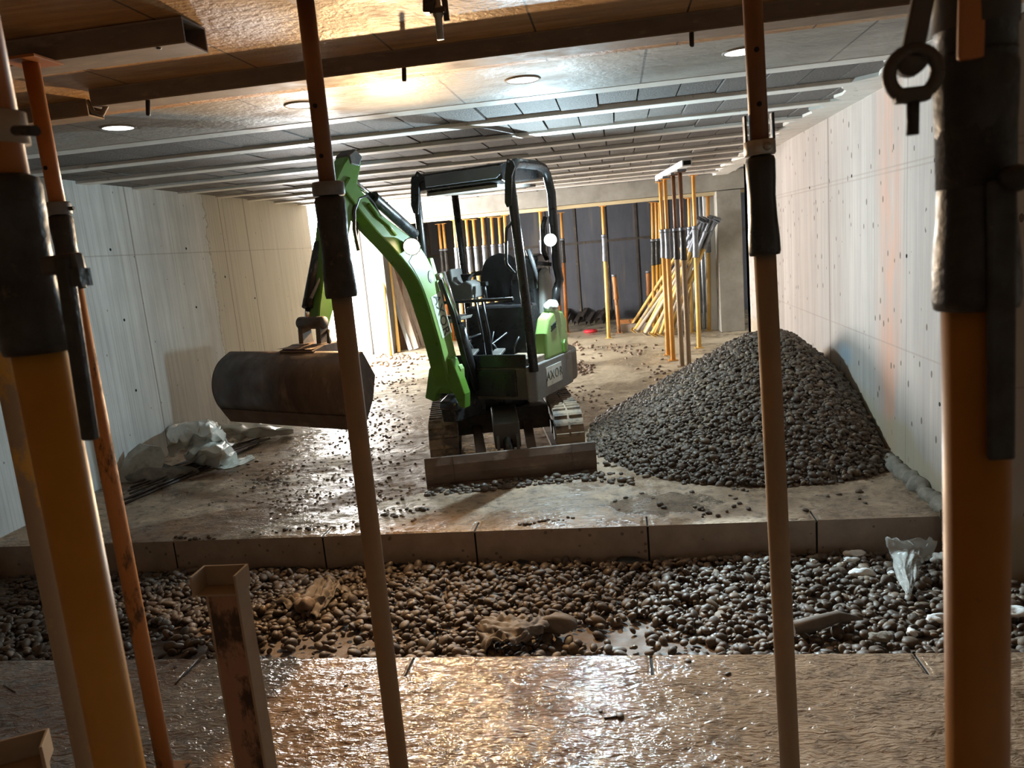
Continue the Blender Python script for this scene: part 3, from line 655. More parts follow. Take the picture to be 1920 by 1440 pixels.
# pins hanging from the beams
for (x, y0, y1, Yp, lab) in ((277, 178, 217, 2.84, 'short pin hanging from the long beam near its hooked end'), (757, 92, 153, 2.84, 'pin hanging from the long beam between canopy and bucket prop'),
                             (1296, 48, 88, 2.84, 'pin hanging from the long beam close to the dull prop'), (297, 78, 92, 2.2, 'stub pin under the open-ended box beam'),
                             (83, 212, 243, 2.95, 'thin nail hanging from the shorter lapping beam')):
    a_, b_ = aty(x, y0, Yp), aty(x+1, y1, Yp); r_ = .0085 if lab[0] != 't' else .003
    f = MB(); f.lathe(b_, a_-b_, [(0, r_*.8), (.006, r_), (np.linalg.norm(a_-b_), r_)], 12); tag(f.build('formwork_pin', M['sleeve']), lab, 'pin', 'pins under the beams')
# wedge clamp hanging from the plywood
q0 = aty(815, 0, 2.0)
t = thing('wedge_clamp', aty(825, 70, 2.0), 'dark wedge clamp with a bolt hanging from the plywood', 'clamp')
f = MB(); f.beam(aty(806, -70, 2.0), aty(806, 26, 2.0), .030, .035, up=(0, 1, 0)); f.build('body', M['black'], t, bevel=.004)
f = MB(); f.beam(aty(828, -50, 2.01), aty(838, 40, 2.01), .014, .01, up=(0, 1, 0)); f.build('wedge', M['darksteel'], t, bevel=.002)
f = MB(); f.lathe(aty(826, 74, 2.0), (0, 0, 1), [(0, .009), (.05, .0095), (.06, .014), (.075, .014), (.08, .009), (.2, .009)], 14); f.build('bolt', M['steel'], t)
f = MB(); f.beam(aty(808, 24, 2.0), aty(836, 20, 2.0), .012, .03, up=(0, 1, 0)); f.build('bridge', M['darksteel'], t)

# ------------------------------------------------------------------ props and timber at the far end
# four props carrying a short beam that runs away from the camera
tops = [(1285, 268), (1268, 298), (1252, 322), (1243, 337)]
words = ['nearest', 'second', 'third', 'farthest']
gy = [9.35, 9.75, 10.25, 10.75]
bx = [1281.5, 1268.5, 1252.5, 1243.5]
ZB = 2.44
for k in range(4):
    B = aty(bx[k]+7, 620, gy[k]); Tt = aty(tops[k][0]-6, 300, gy[k])
    X0, X1 = B[0], aty(bx[k], 400, gy[k])[0]
    prop((X0, gy[k], 0), (X1-.02, gy[k], ZB-.075), words[k]+' of four orange props carrying the short pale beam', 1.52, group='props under the short pale beam', mo=['dusty', 'dusty', 'orange_far', 'orange_far'][k], mi=['brown_in', 'brown_in', 'orange_far', 'orange_far'][k], mc=['sleeve', 'sleeve', 'zinc', 'zinc'][k], n=12, ro=.032, lc=.34)
xs_ = [aty(bx[k], 330, gy[k])[0]-.02 for k in range(4)]
t = thing('support_beam', ((xs_[0]+xs_[3])/2, 10.0, ZB-.04), 'short pale steel beam on four orange props running away from view', 'beam')
f = MB(); f.beam((xs_[0]+.03, 8.95, ZB-.01), (xs_[3]-.02, 11.0, ZB-.01), .11, .07); f.build('body', M['pale'], t, bevel=.004)
f = MB(); f.box((xs_[0]+.03, 8.945, ZB-.01), (.08, .012, .045)); f.build('open_end', M['hole'], t)
for k in range(4):
    f = MB(); f.box((xs_[k], gy[k], ZB-.058), (.10, .10, .03)); f.build('head_bracket', M['zinc'], t)
def far_prop(px, pt, pb, Y, label, group, ztop=2.205, z0=0, mo='yellow', mi='orange_far', mc='zinc', hc=1.5, plates=(1, 1), ro=.032):
    A = aty(*pt, Y); B = aty(*pb, Y); d = (A-B)/(A[2]-B[2])
    return prop(B+d*(z0-B[2]), B+d*(ztop-B[2]), label, hc, group=group, mo=mo, mi=mi, mc=mc, n=10, ro=ro, ri=.026, plates=plates, lc=.4, rc=.044)
far_prop(0, (1129, 372), (1141, 620), 13.0, 'lone yellow prop standing clear of the others before the dark panels', None)
far_prop(0, (1300, 338), (1311, 650), 11.2, 'orange prop standing just past the four under the pale beam', None, ztop=2.44)
far_prop(0, (1291, 350), (1296, 560), 13.0, 'orange prop rising behind the leaning yellow props', None)
far_prop(0, (1327, 350), (1329, 560), 13.1, 'yellow prop close to the far concrete column', None)
lst = [(850, 395, 860, 520, 'first'), (873, 402, 884, 520, 'second'), (887, 408, 897, 520, 'third'), (903, 392, 912, 520, 'fourth'), (921, 402, 927, 500, 'fifth'), (935, 400, 940, 480, 'sixth'), (946, 402, 950, 480, 'seventh')]
for k, (x0, y0, x1, y1, wv) in enumerate(lst):
    far_prop(0, (x0, y0), (x1, y1), 13.0+.25*(k % 3), wv+' orange prop in the row behind the excavator seat, counting from the boom', 'row of props behind the excavator', mc='zinc')
far_prop(0, (1012, 385), (1020, 520), 12.8, 'yellow prop seen through the canopy side frame', None)
for k, (x0, x1) in enumerate(((821, 832), (829, 840), (1040, 1046), (1052, 1058))):
    far_prop(0, (x0, 400), (x1, 520), 14.2, ['dim brown prop before the back wall beside the boom', 'second dim brown prop before the back wall beside the boom', 'dim brown prop before the back wall near the cold lamp', 'second dim brown prop before the back wall near the cold lamp'][k], 'dim props by the back wall', mo='orange_in', mc='sleeve')
for k, (x0, x1) in enumerate(((1223, 1226), (1230, 1234), (1236, 1240))):
    far_prop(0, (x0, 380), (x1, 560), 13.4+.2*k, ['orange prop in shade behind the four', 'second orange prop in shade behind the four', 'third orange prop in shade behind the four'][k], 'shaded props behind the four', mo='orange_out', mc='sleeve', hc=1.35)
# leaning stack of yellow props against the column
for k in range(13):
    kk = k/12
    Bp = atz(1183+86*kk+rnd.uniform(-3, 3), 616+10*math.sin(kk*3.1)+rnd.uniform(-3, 3), 0.03); Yb = Bp[1]
    Tp = aty(1313+36*((k*5) % 13)/12+rnd.uniform(-2, 2), 412+rnd.uniform(-5, 5), 12.48+.2*rnd.random())
    prop(Bp, Tp, 'yellow prop in the leaning stack by the far column, foot %s from its outer end' % ['first', 'second', 'third', 'fourth', 'fifth', 'sixth', 'seventh', 'eighth', 'ninth', 'tenth', 'eleventh', 'twelfth', 'last'][k],
         float(np.linalg.norm(Tp-Bp))*.82, group='props leaning by the far column', mo=['yellow', 'yelgrey', 'greyed', 'yellow', 'greyed'][k % 5], mi='zinc', mc='zinc', n=10, ro=.030, lc=.3, rc=.036, ring=False)
# timber bearer under the drop beam, and low timber
y0 = float(atz(905, 391, 2.30)[1])
f = MB(); f.box((-.9, 12.98, 2.237), (6.2, .12, .055)); tag(f.build('timber_bearer', M['timber'], bevel=.003), 'long pale timber bearer on the far props under the drop beam', 'timber')
t = far_prop(0, (1151, 515), (1159, 600), 13.6, 'short red-brown post standing past the lone yellow prop', None, ztop=.95, mo='rusty', mi='rusty', mc='rusty', hc=.8, plates=(1, 0))
far_prop(0, (1215, 515), (1217, 560), 13.9, 'short brown post behind the leaning props', None, ztop=.95, mo='rusty', mi='rusty', mc='rusty', hc=.8, plates=(1, 0))
for (x0, x1, y, Y, m_, lab) in ((1162, 1232, 592, 13.9, 'rusty', 'red-brown timber lying along the back wall'), (1160, 1226, 603, 13.7, 'board', 'grey plank lying before the red-brown timber')):
    a_, b_ = aty(x0, y, Y), aty(x1, y-3, Y); zc = .10 if m_ == 'rusty' else .07
    f = MB(); f.box(((a_[0]+b_[0])/2, Y, zc), (b_[0]-a_[0], .1, zc*2)); tag(f.build('plank', M[m_], bevel=.004), lab, 'timber')
# steel channels by the back wall
for k in range(8):
    e0 = atz(1058+11*k, 611+(-3 if k % 2 else 0), 0); X = e0[0]; Y = e0[1]; dx = .06*(k-3)*.2+.10
    t = thing('steel_channel', (X, Y+.3, 0), 'dark steel channel lying against the back wall, %s from the excavator' % ['first', 'second', 'third', 'fourth', 'fifth', 'sixth', 'seventh', 'eighth'][k], 'steel channel', 'channels by the back wall')
    z = .05 if k % 3 else .12
    for s in (-1, 1):
        f = MB(); f.beam((X+s*.04, Y, z), (X+s*.04+dx, Y+.6, z+.13), .006, .085); f.build('flange', M['darksteel'], t)
    f = MB(); f.beam((X, Y, z+.04), (X+dx, Y+.6, z+.17), .08, .006); f.build('web', M['darksteel'], t)
f = MB(); q = atz(1107, 621, .02); f.lathe(q, (0, 0, 1), [(-.02, .12), (.01, .13), (.03, .11), (.035, .03)], 20); tag(f.build('plastic_dish', M['red']), 'small red plastic dish on the floor before the steel channels', 'dish')
# boards, profiles and props leaning beside the doorway
lean = [((716, 500), (733, 668), 'orange_out', 'rod', 'thin orange rod leaning beside the doorway'), ((729, 492), (748, 660), 'yellow', 'tube', 'yellow tube leaning beside the doorway'),
        ((708, 470), (770, 656), 'boardblue', 'flat', 'pale metal profile leaning behind the yellow tube'), ((722, 478), (778, 655), 'board', 'wide', 'wide grey board leaning beside the boom'),
        ((742, 500), (757, 655), 'boardbrown', 'wide', 'red-brown board leaning behind the yellow tube'), ((738, 500), (786, 652), 'board', 'flat', 'narrow grey board leaning against the wide one'),
        ((746, 505), (795, 650), 'board', 'flat', 'narrow grey board leaning nearest the boom')]
for k, (a_, b_, m_, kind, lab) in enumerate(lean):
    B = atz(b_[0], b_[1], .01); Tt = aty(a_[0], a_[1], B[1]+.45)
    f = MB()
    if kind in ('rod', 'tube'): f.tube([B, Tt], .022 if kind == 'rod' else .034, 12)
    else: f.beam(B, Tt, {'flat': .07, 'wide': .16}[kind], .025, up=(0, 1, .3))
    tag(f.build('leaning_board' if kind in ('flat', 'wide') else 'leaning_tube', M[m_]), lab, 'board' if kind in ('flat', 'wide') else 'tube')
# ------------------------------------------------------------------ mini excavator
DEG_U, DEG_B = 19, 24
U = Frame((-.672, 5.60, 0), DEG_U)               # upper structure: s to the machine's side seen, t backwards
B_ = Frame((-1.303, 5.549, 0), DEG_B)            # boom plane
K = Frame((-.85, 5.31, 0), -11.3)                # undercarriage, from the middle of the blade
ex = thing('mini_excavator', (-1.0, 6.3, 0), 'green mini excavator with a canopy, dozer blade and wide ditching bucket', 'excavator')
# tracks
def stadium(t0, t1, z0, z1, n=10):
    r = (z1-z0)/2; pts = []
    for k in range(n+1):
        a = -math.pi/2+math.pi*k/n; pts.append((t1-r+math.cos(a)*r, (z0+z1)/2+math.sin(a)*r))
    for k in range(n+1):
        a = math.pi/2+math.pi*k/n; pts.append((t0+r+math.cos(a)*r, (z0+z1)/2+math.sin(a)*r))
    return pts
for s in (-1, 1):
    lo, hi = (s*.60, s*.375) if s < 0 else (s*.375, s*.60)
    f = MB(K); out = stadium(.30, 1.85, .02, .40); inn = stadium(.33, 1.82, .05, .37); n = len(out)
    vs = [(lo, *p) for p in out]+[(hi, *p) for p in out]+[(lo, *p) for p in inn]+[(hi, *p) for p in inn]
    fs = []
    for k in range(n):
        k2 = (k+1) % n; fs += [(k, k2, n+k2, n+k), (2*n+k, 3*n+k, 3*n+k2, 2*n+k2), (k, 2*n+k, 2*n+k2, k2), (n+k, n+k2, 3*n+k2, 3*n+k)]
    f.add(vs, fs)
    per = []  # lugs around the belt
    P = [np.array(p) for p in out]+[np.array(out[0])]; L = [0]
    for k in range(n): L.append(L[-1]+np.linalg.norm(P[k+1]-P[k]))
    N = 44
    for j in range(N):
        d = (j+.5)/N*L[-1]; k = max(i for i in range(n) if L[i] <= d); q = P[k]+(P[k+1]-P[k])*((d-L[k])/(L[k+1]-L[k])); tg = (P[k+1]-P[k])/np.linalg.norm(P[k+1]-P[k]); nn = np.array([tg[1], -tg[0]])
        for (e0, e1) in ((lo+.005, (lo+hi)/2-.008), ((lo+hi)/2+.008, hi-.005)):
            w = .017; a0 = q-tg*w; a1 = q+tg*w; b0_ = q-tg*w*.6+nn*.017; b1_ = q+tg*w*.6+nn*.017
            vs = [(e0, *a0), (e0, *a1), (e0, *b1_), (e0, *b0_), (e1, *a0), (e1, *a1), (e1, *b1_), (e1, *b0_)]
            f.add(vs, [(0, 1, 2, 3), (7, 6, 5, 4), (0, 4, 5, 1), (1, 5, 6, 2), (2, 6, 7, 3), (3, 7, 4, 0)])
    tr = f.build('rubber_track', M['rubber'], ex)
    mid = (lo+hi)/2
    for tt, nm in ((.52, 'idler_wheel'), (1.63, 'drive_sprocket')):
        f = MB(K); f.prism([(tt+.145*math.cos(a), .21+.145*math.sin(a)) for a in np.linspace(0, 2*math.pi, 22)[:-1]], mid-.06, mid+.06, 'yz'); f.build(nm, M['chassis'], tr)
    for tt in (.85, 1.1, 1.35):
        f = MB(K); f.prism([(tt+.06*math.cos(a), .11+.06*math.sin(a)) for a in np.linspace(0, 2*math.pi, 16)[:-1]], mid-.07, mid+.07, 'yz'); f.build('track_roller', M['chassis'], tr)
    f = MB(K); f.prism([(.55, .15), (1.6, .15), (1.5, .3), (.65, .3)], mid-.05, mid+.05, 'yz'); f.build('track_frame', M['chassis'], tr)
f = MB(K); f.prism([(.72, .20), (1.45, .20), (1.4, .34), (.8, .37)], -.38, .38, 'yz'); f.build('undercarriage_frame', M['chassis'], ex, bevel=.01)
f = MB(K); f.lathe((0, 1.1, .36), (0, 0, 1), [(0, .26), (.06, .27), (.16, .25)], 24); f.build('slew_ring', M['black'], ex)
for s in (-.2, .17):
    f = MB(K); f.beam((s, .02, .10), (s*1.15, .85, .26), .075, .06); f.build('blade_arm', M['muddysteel'], ex, bevel=.006)
f = MB(K); f.prism([(.25, .18), (.25, .38), (.62, .44), (.72, .40), (.72, .22)], -.10, .10, 'yz'); bc = f.build('blade_bracket', M['chassis'], ex, bevel=.01)
f = MB(K); f.tube([(0, .42, .34), (0, .12, .14)], .04, 12); f.build('blade_cylinder', M['black'], bc)
f = MB(K); f.tube([(0, .16, .17), (0, .02, .09)], .018, 10); f.build('blade_rod', M['steel'], bc)
for s in (-1, 1):
    f = MB(K); f.prism([(.1, .06), (.32, .18), (.32, .30), (.2, .28)], s*.075-.01, s*.075+.01, 'yz'); f.build('bracket_lug', M['chassis'], bc)
# dozer blade: curved plate
zt = float(K.at_s(793, 868, -.62)[1]); 
prof = [(.035, .0), (.0, .03), (-.012, .10), (-.004, .17), (.022, .225)]
f = MB(K)
poly = prof+[(p[0]+.022, p[1]) for p in prof[::-1]]
f.prism(poly, -.63, .63, 'yz'); bl = f.build('dozer_blade', M['muddysteel'], ex, bevel=.003)
f = MB(K); f.box((0, .018, .012), (1.26, .03, .028)); f.build('cutting_edge', M['muddysteel'], bl)
for s in (-.42, .46):
    f = MB(K); f.prism([(p[0]-.004, p[1]) for p in prof]+[(p[0]+.002, p[1]) for p in prof[::-1]], s-.004, s+.004, 'yz'); f.build('wear_strip', M['gravbucket'], bl)

# upper structure ------------------------------------------------
ZB0, ZB1 = .53, .79
arc = [(-.475+.475*math.cos(a), .80+.46*math.sin(a)) for a in np.linspace(0, math.pi, 15)]
f = MB(U); f.prism([(-.93, .05), (-.87, -.0), (-.05, .0), (0, .04)]+arc, ZB0, ZB1, 'xy'); up_ = f.build('deck_body', M['chassis'], ex, bevel=.02)
f = MB(U); f.prism([(-.86, -.012), (-.14, -.012), (-.14, .03), (-.86, .03)], ZB0+.03, ZB1-.02, 'xy'); f.build('front_cover', M['black'], up_, bevel=.008)
s0, z0 = U.at_t(865, 733, -.014); f = MB(U); f.box((s0, -.016, z0+.0), (.09, .006, .05)); 
f.build('maker_plate', M['chassis'], up_, bevel=.001)
f = MB(U); f.prism([(-.03, -.02), (.012, .03), (.012, .62), (.0, .78), (-.05, .78), (-.05, -.02)], ZB0-.01, ZB1+.005, 'xy'); cw_ = f.build('side_skirt', M['skirt'], ex, bevel=.02, seg=3)
f = MB(U); f.box((-.15, .30, ZB1+.025), (.27, .50, .06)); f.build('step_plate', M['rubber'], up_, bevel=.008)
f = MB(U); f.box((-.46, .26, ZB1+.01), (.62, .5, .03)); f.build('floor_mat', M['black'], up_, bevel=.005)
f = MB(U); f.box((-.42, .005, ZB1+.045), (.74, .022, .10)); f.build('kick_panel', M['black'], up_, bevel=.006)
# text plates
def text_mesh(txt, size, place, name, m, parent, depth=.0015):
    c = bpy.data.curves.new(name, 'FONT'); c.body = txt; c.size = size; c.extrude = depth; c.align_x = 'CENTER'; c.align_y = 'CENTER'; c.space_character = 1.12
    o = bpy.data.objects.new(name, c); COL.objects.link(o); bpy.context.view_layer.update()
    me = bpy.data.meshes.new_from_object(o.evaluated_get(bpy.context.evaluated_depsgraph_get())); bpy.data.objects.remove(o)
    V = [place(v.co.x, v.co.y, v.co.z)-ORG[parent.name] for v in me.vertices]
    for v, p in zip(me.vertices, V): v.co = Vector(p)
    me.materials.clear(); me.materials.append(m)
    o = bpy.data.objects.new(name, me); COL.objects.link(o); o.parent = parent; ORG[o.name] = ORG[parent.name]; return o
t0, z0 = U.at_s(1022, 697, .014); t1, z1 = U.at_s(1051, 685, .014)
tm, zm = (t0+t1)/2+.02, .668
f = MB(U); f.box((.0135, tm, zm), (.004, .30, .15)); dp = f.build('decal_plate', M['decalw'], cw_)
text_mesh('AXOR', .105, lambda x, y, z: U((.0165+z, tm+x, zm+y)), 'lettering', M['decalink'], dp)
text_mesh('1.7', .075, lambda x, y, z: U((.0135+z, tm-.27+x, zm+y)), 'lettering', M['decalw'], cw_) if False else None
# seat, seat box, hood and consoles
f = MB(U); f.prism([(.34, .82), (.74, .82), (.74, 1.12), (.56, 1.14), (.52, 1.23), (.36, 1.23)], -.74, -.16, 'yz'); f.build('seat_box', M['black'], ex, bevel=.02)
s0, z0 = U.at_t(938, 520, .62)
def padshape(cs, ct, cz, w, d, h, top=.5, tilt=.12):
    f = MB(U)
    def fn(u, v):
        a = 2*math.pi*u; e = .55
        ca = math.copysign(abs(math.cos(a))**e, math.cos(a)); sa = math.copysign(abs(math.sin(a))**e, math.sin(a))
        zz = v*2-1; k = (1-abs(zz)**3.2)**.4 if abs(zz) < 1 else 0.0
        taper = 1-.22*max(0, zz)
        return (cs+ca*w/2*taper*max(k, .02), ct+sa*d/2*max(k, .05)+tilt*zz*h/2, cz+zz*h/2)
    f.grid(fn, 28, 18); return f
padshape(s0, .62, z0, .36, .12, .40).build('seat_backrest', M['seat'], ex)
f = padshape(s0, .52, 1.20, .42, .30, .09, tilt=0); f.build('seat_cushion', M['seat'], ex)
f = MB(U); f.prism([(s0-.22, 1.16), (s0+.2, 1.16), (s0+.2, 1.2), (s0+.1, 1.27), (s0-.02, 1.27), (s0-.1, 1.2), (s0-.22, 1.19)], .64, .70, 'xz'); f.build('seat_shell', M['plasticgrey'], ex, bevel=.01)
s1, z1 = U.at_t(988, 540, .60)
f = MB(U); f.prism([(.52, .85), (.84, .85), (.84, 1.45), (.76, 1.62), (.62, 1.60), (.54, 1.42)], s1-.13, s1+.10, 'yz'); hd = f.build('engine_hood', M['black'], ex, bevel=.03, seg=3)
s2, z2 = U.at_t(1013, 545, .66)
f = MB(U); f.prism([(.58, 1.08), (.80, 1.08), (.80, 1.40), (.72, 1.5), (.62, 1.46)], s1+.09, s1+.15, 'yz'); f.build('side_panel', M['plasticgrey'], hd, bevel=.02)
# green engine cover with vents
sp = -.005
f = MB(U); f.prism([(.27, .79), (.72, .79), (.74, 1.05), (.66, 1.14), (.50, 1.17), (.36, 1.12), (.29, 1.00)], -.10, .004, 'yz'); gc = f.build('engine_cover', M['greenlt'], ex, bevel=.025, seg=3)
for k in range(3):
    t_, z_ = U.at_s(1038, 607+4.5*k, .006); f = MB(U); f.beam((.006, t_-.05, z_-.014), (.006, t_+.05, z_+.012), .008, .010, up=(0, 0, 1)); f.build('vent_slot', M['hole'], gc)
f = MB(U); f.prism([(.60, .80), (.66, .80), (.66, .88), (.63, .91), (.60, .88)], -.01, .018, 'yz'); f.build('cover_latch', M['green'], gc, bevel=.006)
# control console and joysticks
sA, zA = U.at_t(858, 545, .35); 
def px_poly(pts, t): return [U.at_t(x, y, t) for x, y in pts]
f = MB(U); f.prism(px_poly([(843, 508), (852, 503), (856, 525), (866, 533), (880, 525), (892, 532), (894, 558), (850, 568), (840, 550)], .34), .28, .46, 'xz'); cs = f.build('control_console', M['console'], ex, bevel=.012)
f = MB(U); f.prism(px_poly([(866, 514), (888, 513), (882, 520), (880, 530), (872, 530), (868, 522)], .33), .30, .36, 'xz'); f.build('joystick', M['black'], cs, bevel=.006)
a_ = U.at_t(912, 560, .32); b2 = U.at_t(908, 532, .32)
f = MB(U); f.tube([(a_[0], .32, a_[1]), (b2[0], .32, b2[1])], .012, 10); f.box((b2[0], .32, b2[1]), (.05, .04, .03)); f.build('joystick', M['black'], ex)
a_ = U.at_t(885, 515, .62); b2 = U.at_t(918, 508, .62); f = MB(U); f.tube([(a_[0], .62, a_[1]), (b2[0], .62, b2[1])], .02, 10); f.build('arm_rest', M['black'], ex)
j0 = U.at_t(1004, 512, .42); j1 = U.at_t(990, 468, .42)
f = MB(U); f.tube([(j0[0], .42, j0[1]-.12), (j0[0], .42, j0[1]), ((j0[0]+j1[0])/2, .42, (j0[1]+j1[1])/2), (j1[0], .42, j1[1])], [.012, .018, .024, .022], 12); f.build('joystick', M['black'], ex)
# front rail, travel levers and pedals
a_ = U.at_t(822, 568, .02); b2 = U.at_t(962, 560, .02)
f = MB(U); f.tube([(a_[0], .02, a_[1]), (b2[0], .02, b2[1])], .014, 10); f.build('front_rail', M['black'], ex)
for x0, x1, y1 in ((898, 903, 600), (911, 913, 600)):
    a_ = U.at_t(x0, 565, .1); f = MB(U); f.tube([(a_[0], .12, .83), (a_[0], .10, 1.05), (a_[0], .04, a_[1]+.03)], .011, 8); f.build('travel_lever', M['black'], ex)
for x0 in (880, 930):
    a_ = U.at_t(x0, 650, .2); f = MB(U); f.box((a_[0], .2, .86), (.09, .16, .02), Matrix.Rotation(.35, 3, 'X')); f.build('foot_pedal', M['steel'], ex, bevel=.003)
for k in range(5):
    a_ = U.at_t(868+23*k, 640, .3); f = MB(U); f.tube([(a_[0], .31, .82), (a_[0]+.03*(-1)**k, .25+.02*(k % 3), .90+.03*(k % 2)), (a_[0]+.07*(-1)**k, .29, .93+.05*(k % 3)), (a_[0]+.05, .345, .96+.05*(k % 2))], .009, 8); f.build('hydraulic_hose', M['hose'], ex)
f = MB(U); f.prism(px_poly([(838, 600), (875, 592), (872, 598), (842, 607)], .1), .02, .2, 'xz'); f.build('tool_tray', M['plasticgrey'], ex, bevel=.003)
f = MB(U); f.prism(px_poly([(835, 592), (866, 590), (862, 597), (838, 600)], .1), .04, .18, 'xz'); f.build('dark_bracket', M['black'], ex)

# canopy -----------------------------------------------------------
def upx(x, y, t): s, z = U.at_t(x, y, t); return (s, t, z)
FRb = upx(1001, 692, .0); FRt = upx(956, 330, .0); FLt = upx(779, 345, .0)
sFR, zT = FRt[0], upx(956, 303, .0)[2]
sR, sL = FRt[0], FLt[0]
tR = .74
f = MB(U); 
rear = [U.at_s(x, y, sR+.02) for x, y in ((1008, 322), (1014, 360), (1022, 415), (1031, 450), (1037, 500), (1033, 528), (1021, 549))]
path = [(FRb[0], .0, FRb[2]-.02), (upx(985, 560, 0)[0], .0, upx(985, 560, 0)[2]), (sR, .0, zT-.14), (sR, .03, zT-.05), (sR, .10, zT-.005), (sR, .18, zT)]
path += [(sR, .50, zT), (sR, .60, zT-.015), (sR, .66, zT-.06)]+[(sR+.02, max(t, .68), z) for t, z in rear[1:5]]
path += [(sR+.02, tR-.02, rear[5][1]), (sR+.02, tR-.10, rear[6][1]), (sR+.02, tR-.14, rear[6][1]-.12)]
f.tube(path, .036, 14); f.build('canopy_frame', M['black'], ex)
f = MB(U); f.tube([(sL, .0, .78), (sL, .0, FLt[2]-.05), (sL, .01, zT-.03)], .030, 12); f.build('canopy_post', M['black'], ex)
p0 = upx(851, 352, .74); p1 = upx(873, 530, .74)
f = MB(U); f.tube([(p1[0], .74, .85), (p1[0], .74, p1[2]), (p0[0], .74, p0[2])], .030, 12); pr = f.build('canopy_post', M['black'], ex)
f = MB(U); f.lathe((p0[0], .74, p0[2]-.0), (0, 0, 1), [(-.02, .035), (.0, .07), (.02, .075)], 14); f.build('post_cap', M['orangecap'], pr)
# roof: shell with a rounded glossy front panel
rb = upx(870, 352, -.02)[2]; rt = upx(870, 312, -.02)[2]
f = MB(U); f.prism([(-.03, rb+.02), (-.045, rt-.06), (-.02, rt-.015), (.06, rt), (.76, rt), (.82, rt-.03), (.82, rt-.09), (.04, rb)], sL-.02, sR-.05, 'yz'); rf = f.build('roof', M['black'], ex, bevel=.012, seg=3)
f = MB(U); a1, a2 = upx(797, 345, -.05), upx(942, 330, -.05)
f.prism([(a1[0], rb+.035), (a2[0]-.05, rb+.035), (a2[0], rb+.07), (a2[0], rt-.03), (a1[0], rt-.03)], -.054, -.036, 'xz'); f.build('front_panel', M['visor'], rf, bevel=.006)
f = MB(U); f.prism([(.02, rb-.025), (.7, rb+.0), (.7, rb+.02), (.02, rb)], sL+.08, sR-.12, 'yz'); f.build('roof_liner', M['plasticgrey'], rf)
for s_ in (sL, sR):
    pp = [(782, 321), (776, 333), (771, 350), (771, 385), (776, 400), (785, 402), (786, 345), (800, 336)] if s_ == sL else [(951, 297), (947, 330), (947, 380), (951, 389), (959, 385), (960, 330), (966, 312), (962, 302)]
    f = MB(U); f.prism(px_poly(pp, -.045), -.052, -.034, 'xz'); g = f.build('corner_plate', M['black'], ex, bevel=.003)
    f = MB(U); h_ = U.at_t(*((783, 329) if s_ == sL else (953, 303)), -.053); q = U((h_[0], -.053, h_[1])); f2 = MB(); f2.lathe(q, -U.b, [(-.002, .009), (.004, .009)], 12); f2.build('lifting_hole', M['zinc'], g)
for (xa, tq, sg) in ((956, -.0, 1), (1020, .74, 0)):
    if sg: pts = [upx(962, 414, 0), upx(950, 428, -.06), upx(949, 440, -.06), upx(949, 490, -.06), upx(951, 497, -.06), upx(964, 512, 0)]
    else: pts = [upx(1022, 408, .7), upx(1018, 425, .66), upx(1019, 470, .66), upx(1026, 486, .7)]
    f = MB(U); f.tube(pts, .012 if sg else .022, 10); f.build('grab_handle', M['black'], ex)
a_, b2 = upx(1005, 493, .55), upx(1032, 496, .7)
f = MB(U); f.beam(a_, b2, .03, .03); f.build('rear_rail', M['black'], ex)
# lamps: lens, housing and their own light
def work_lamp(pos, aim, lens_m, w, col, name, label, rad=.055, kind='SPOT'):
    pos = np.array(pos); aim = np.array(aim, float); aim /= np.linalg.norm(aim)
    f = MB(); f.lathe(pos, aim, [(-.07, rad*.5), (-.05, rad*.9), (.0, rad*1.12), (.004, rad*1.1)], 20); hs = f.build('work_lamp', M['black'], ex); tag(hs, label)
    f = MB(); f.lathe(pos+aim*.003, aim, [(0, rad), (.006, rad*.96), (.012, rad*.7)], 24); f.build('lens', M[lens_m], hs)
    l = bpy.data.lights.new(name, kind); l.energy = w; l.color = col; l.shadow_soft_size = rad*.55 if kind == 'SPOT' else .012
    if kind == 'SPOT': l.spot_size = math.radians(136); l.spot_blend = 1.0
    o = bpy.data.objects.new(name, l); COL.objects.link(o); o.parent = hs; o.location = Vector(pos+aim*(.05 if kind == 'SPOT' else .026)-ORG[hs.name])
    o.rotation_euler = Vector(-aim).to_track_quat('Z', 'Y').to_euler()
    if kind == 'POINT':
        # second spot added in the lamp to strengthen cold light on the front slab
        l = bpy.data.lights.new('cold_extra_spot', 'SPOT'); l.energy = 560; l.color = col; l.spot_size = math.radians(42); l.spot_blend = .25; l.shadow_soft_size = .02
        o = bpy.data.objects.new('cold_extra_spot', l); COL.objects.link(o); o.parent = hs; o.location = Vector(pos+aim*.03-ORG[hs.name])
        o.rotation_euler = Vector((-1.62, 3.35, 1.62)).to_track_quat('Z', 'Y').to_euler()
    return hs
wp = B_((.14, *B_.at_s(772, 462, .14)))
work_lamp(wp, (.12, -1, -.24), 'warmlens', WARM_W, (1, .64, .32), 'warm_beam', 'warm yellow work lamp on the boom')
d_ = ray(1032, 450); cp = O+d_*(5.98/d_[1]); 
work_lamp(cp, (.05, -1, -.03), 'coldlens', COLD_W, (.64, .88, 1), 'cold_beam', 'cold white work lamp on the canopy frame', .048, 'POINT')
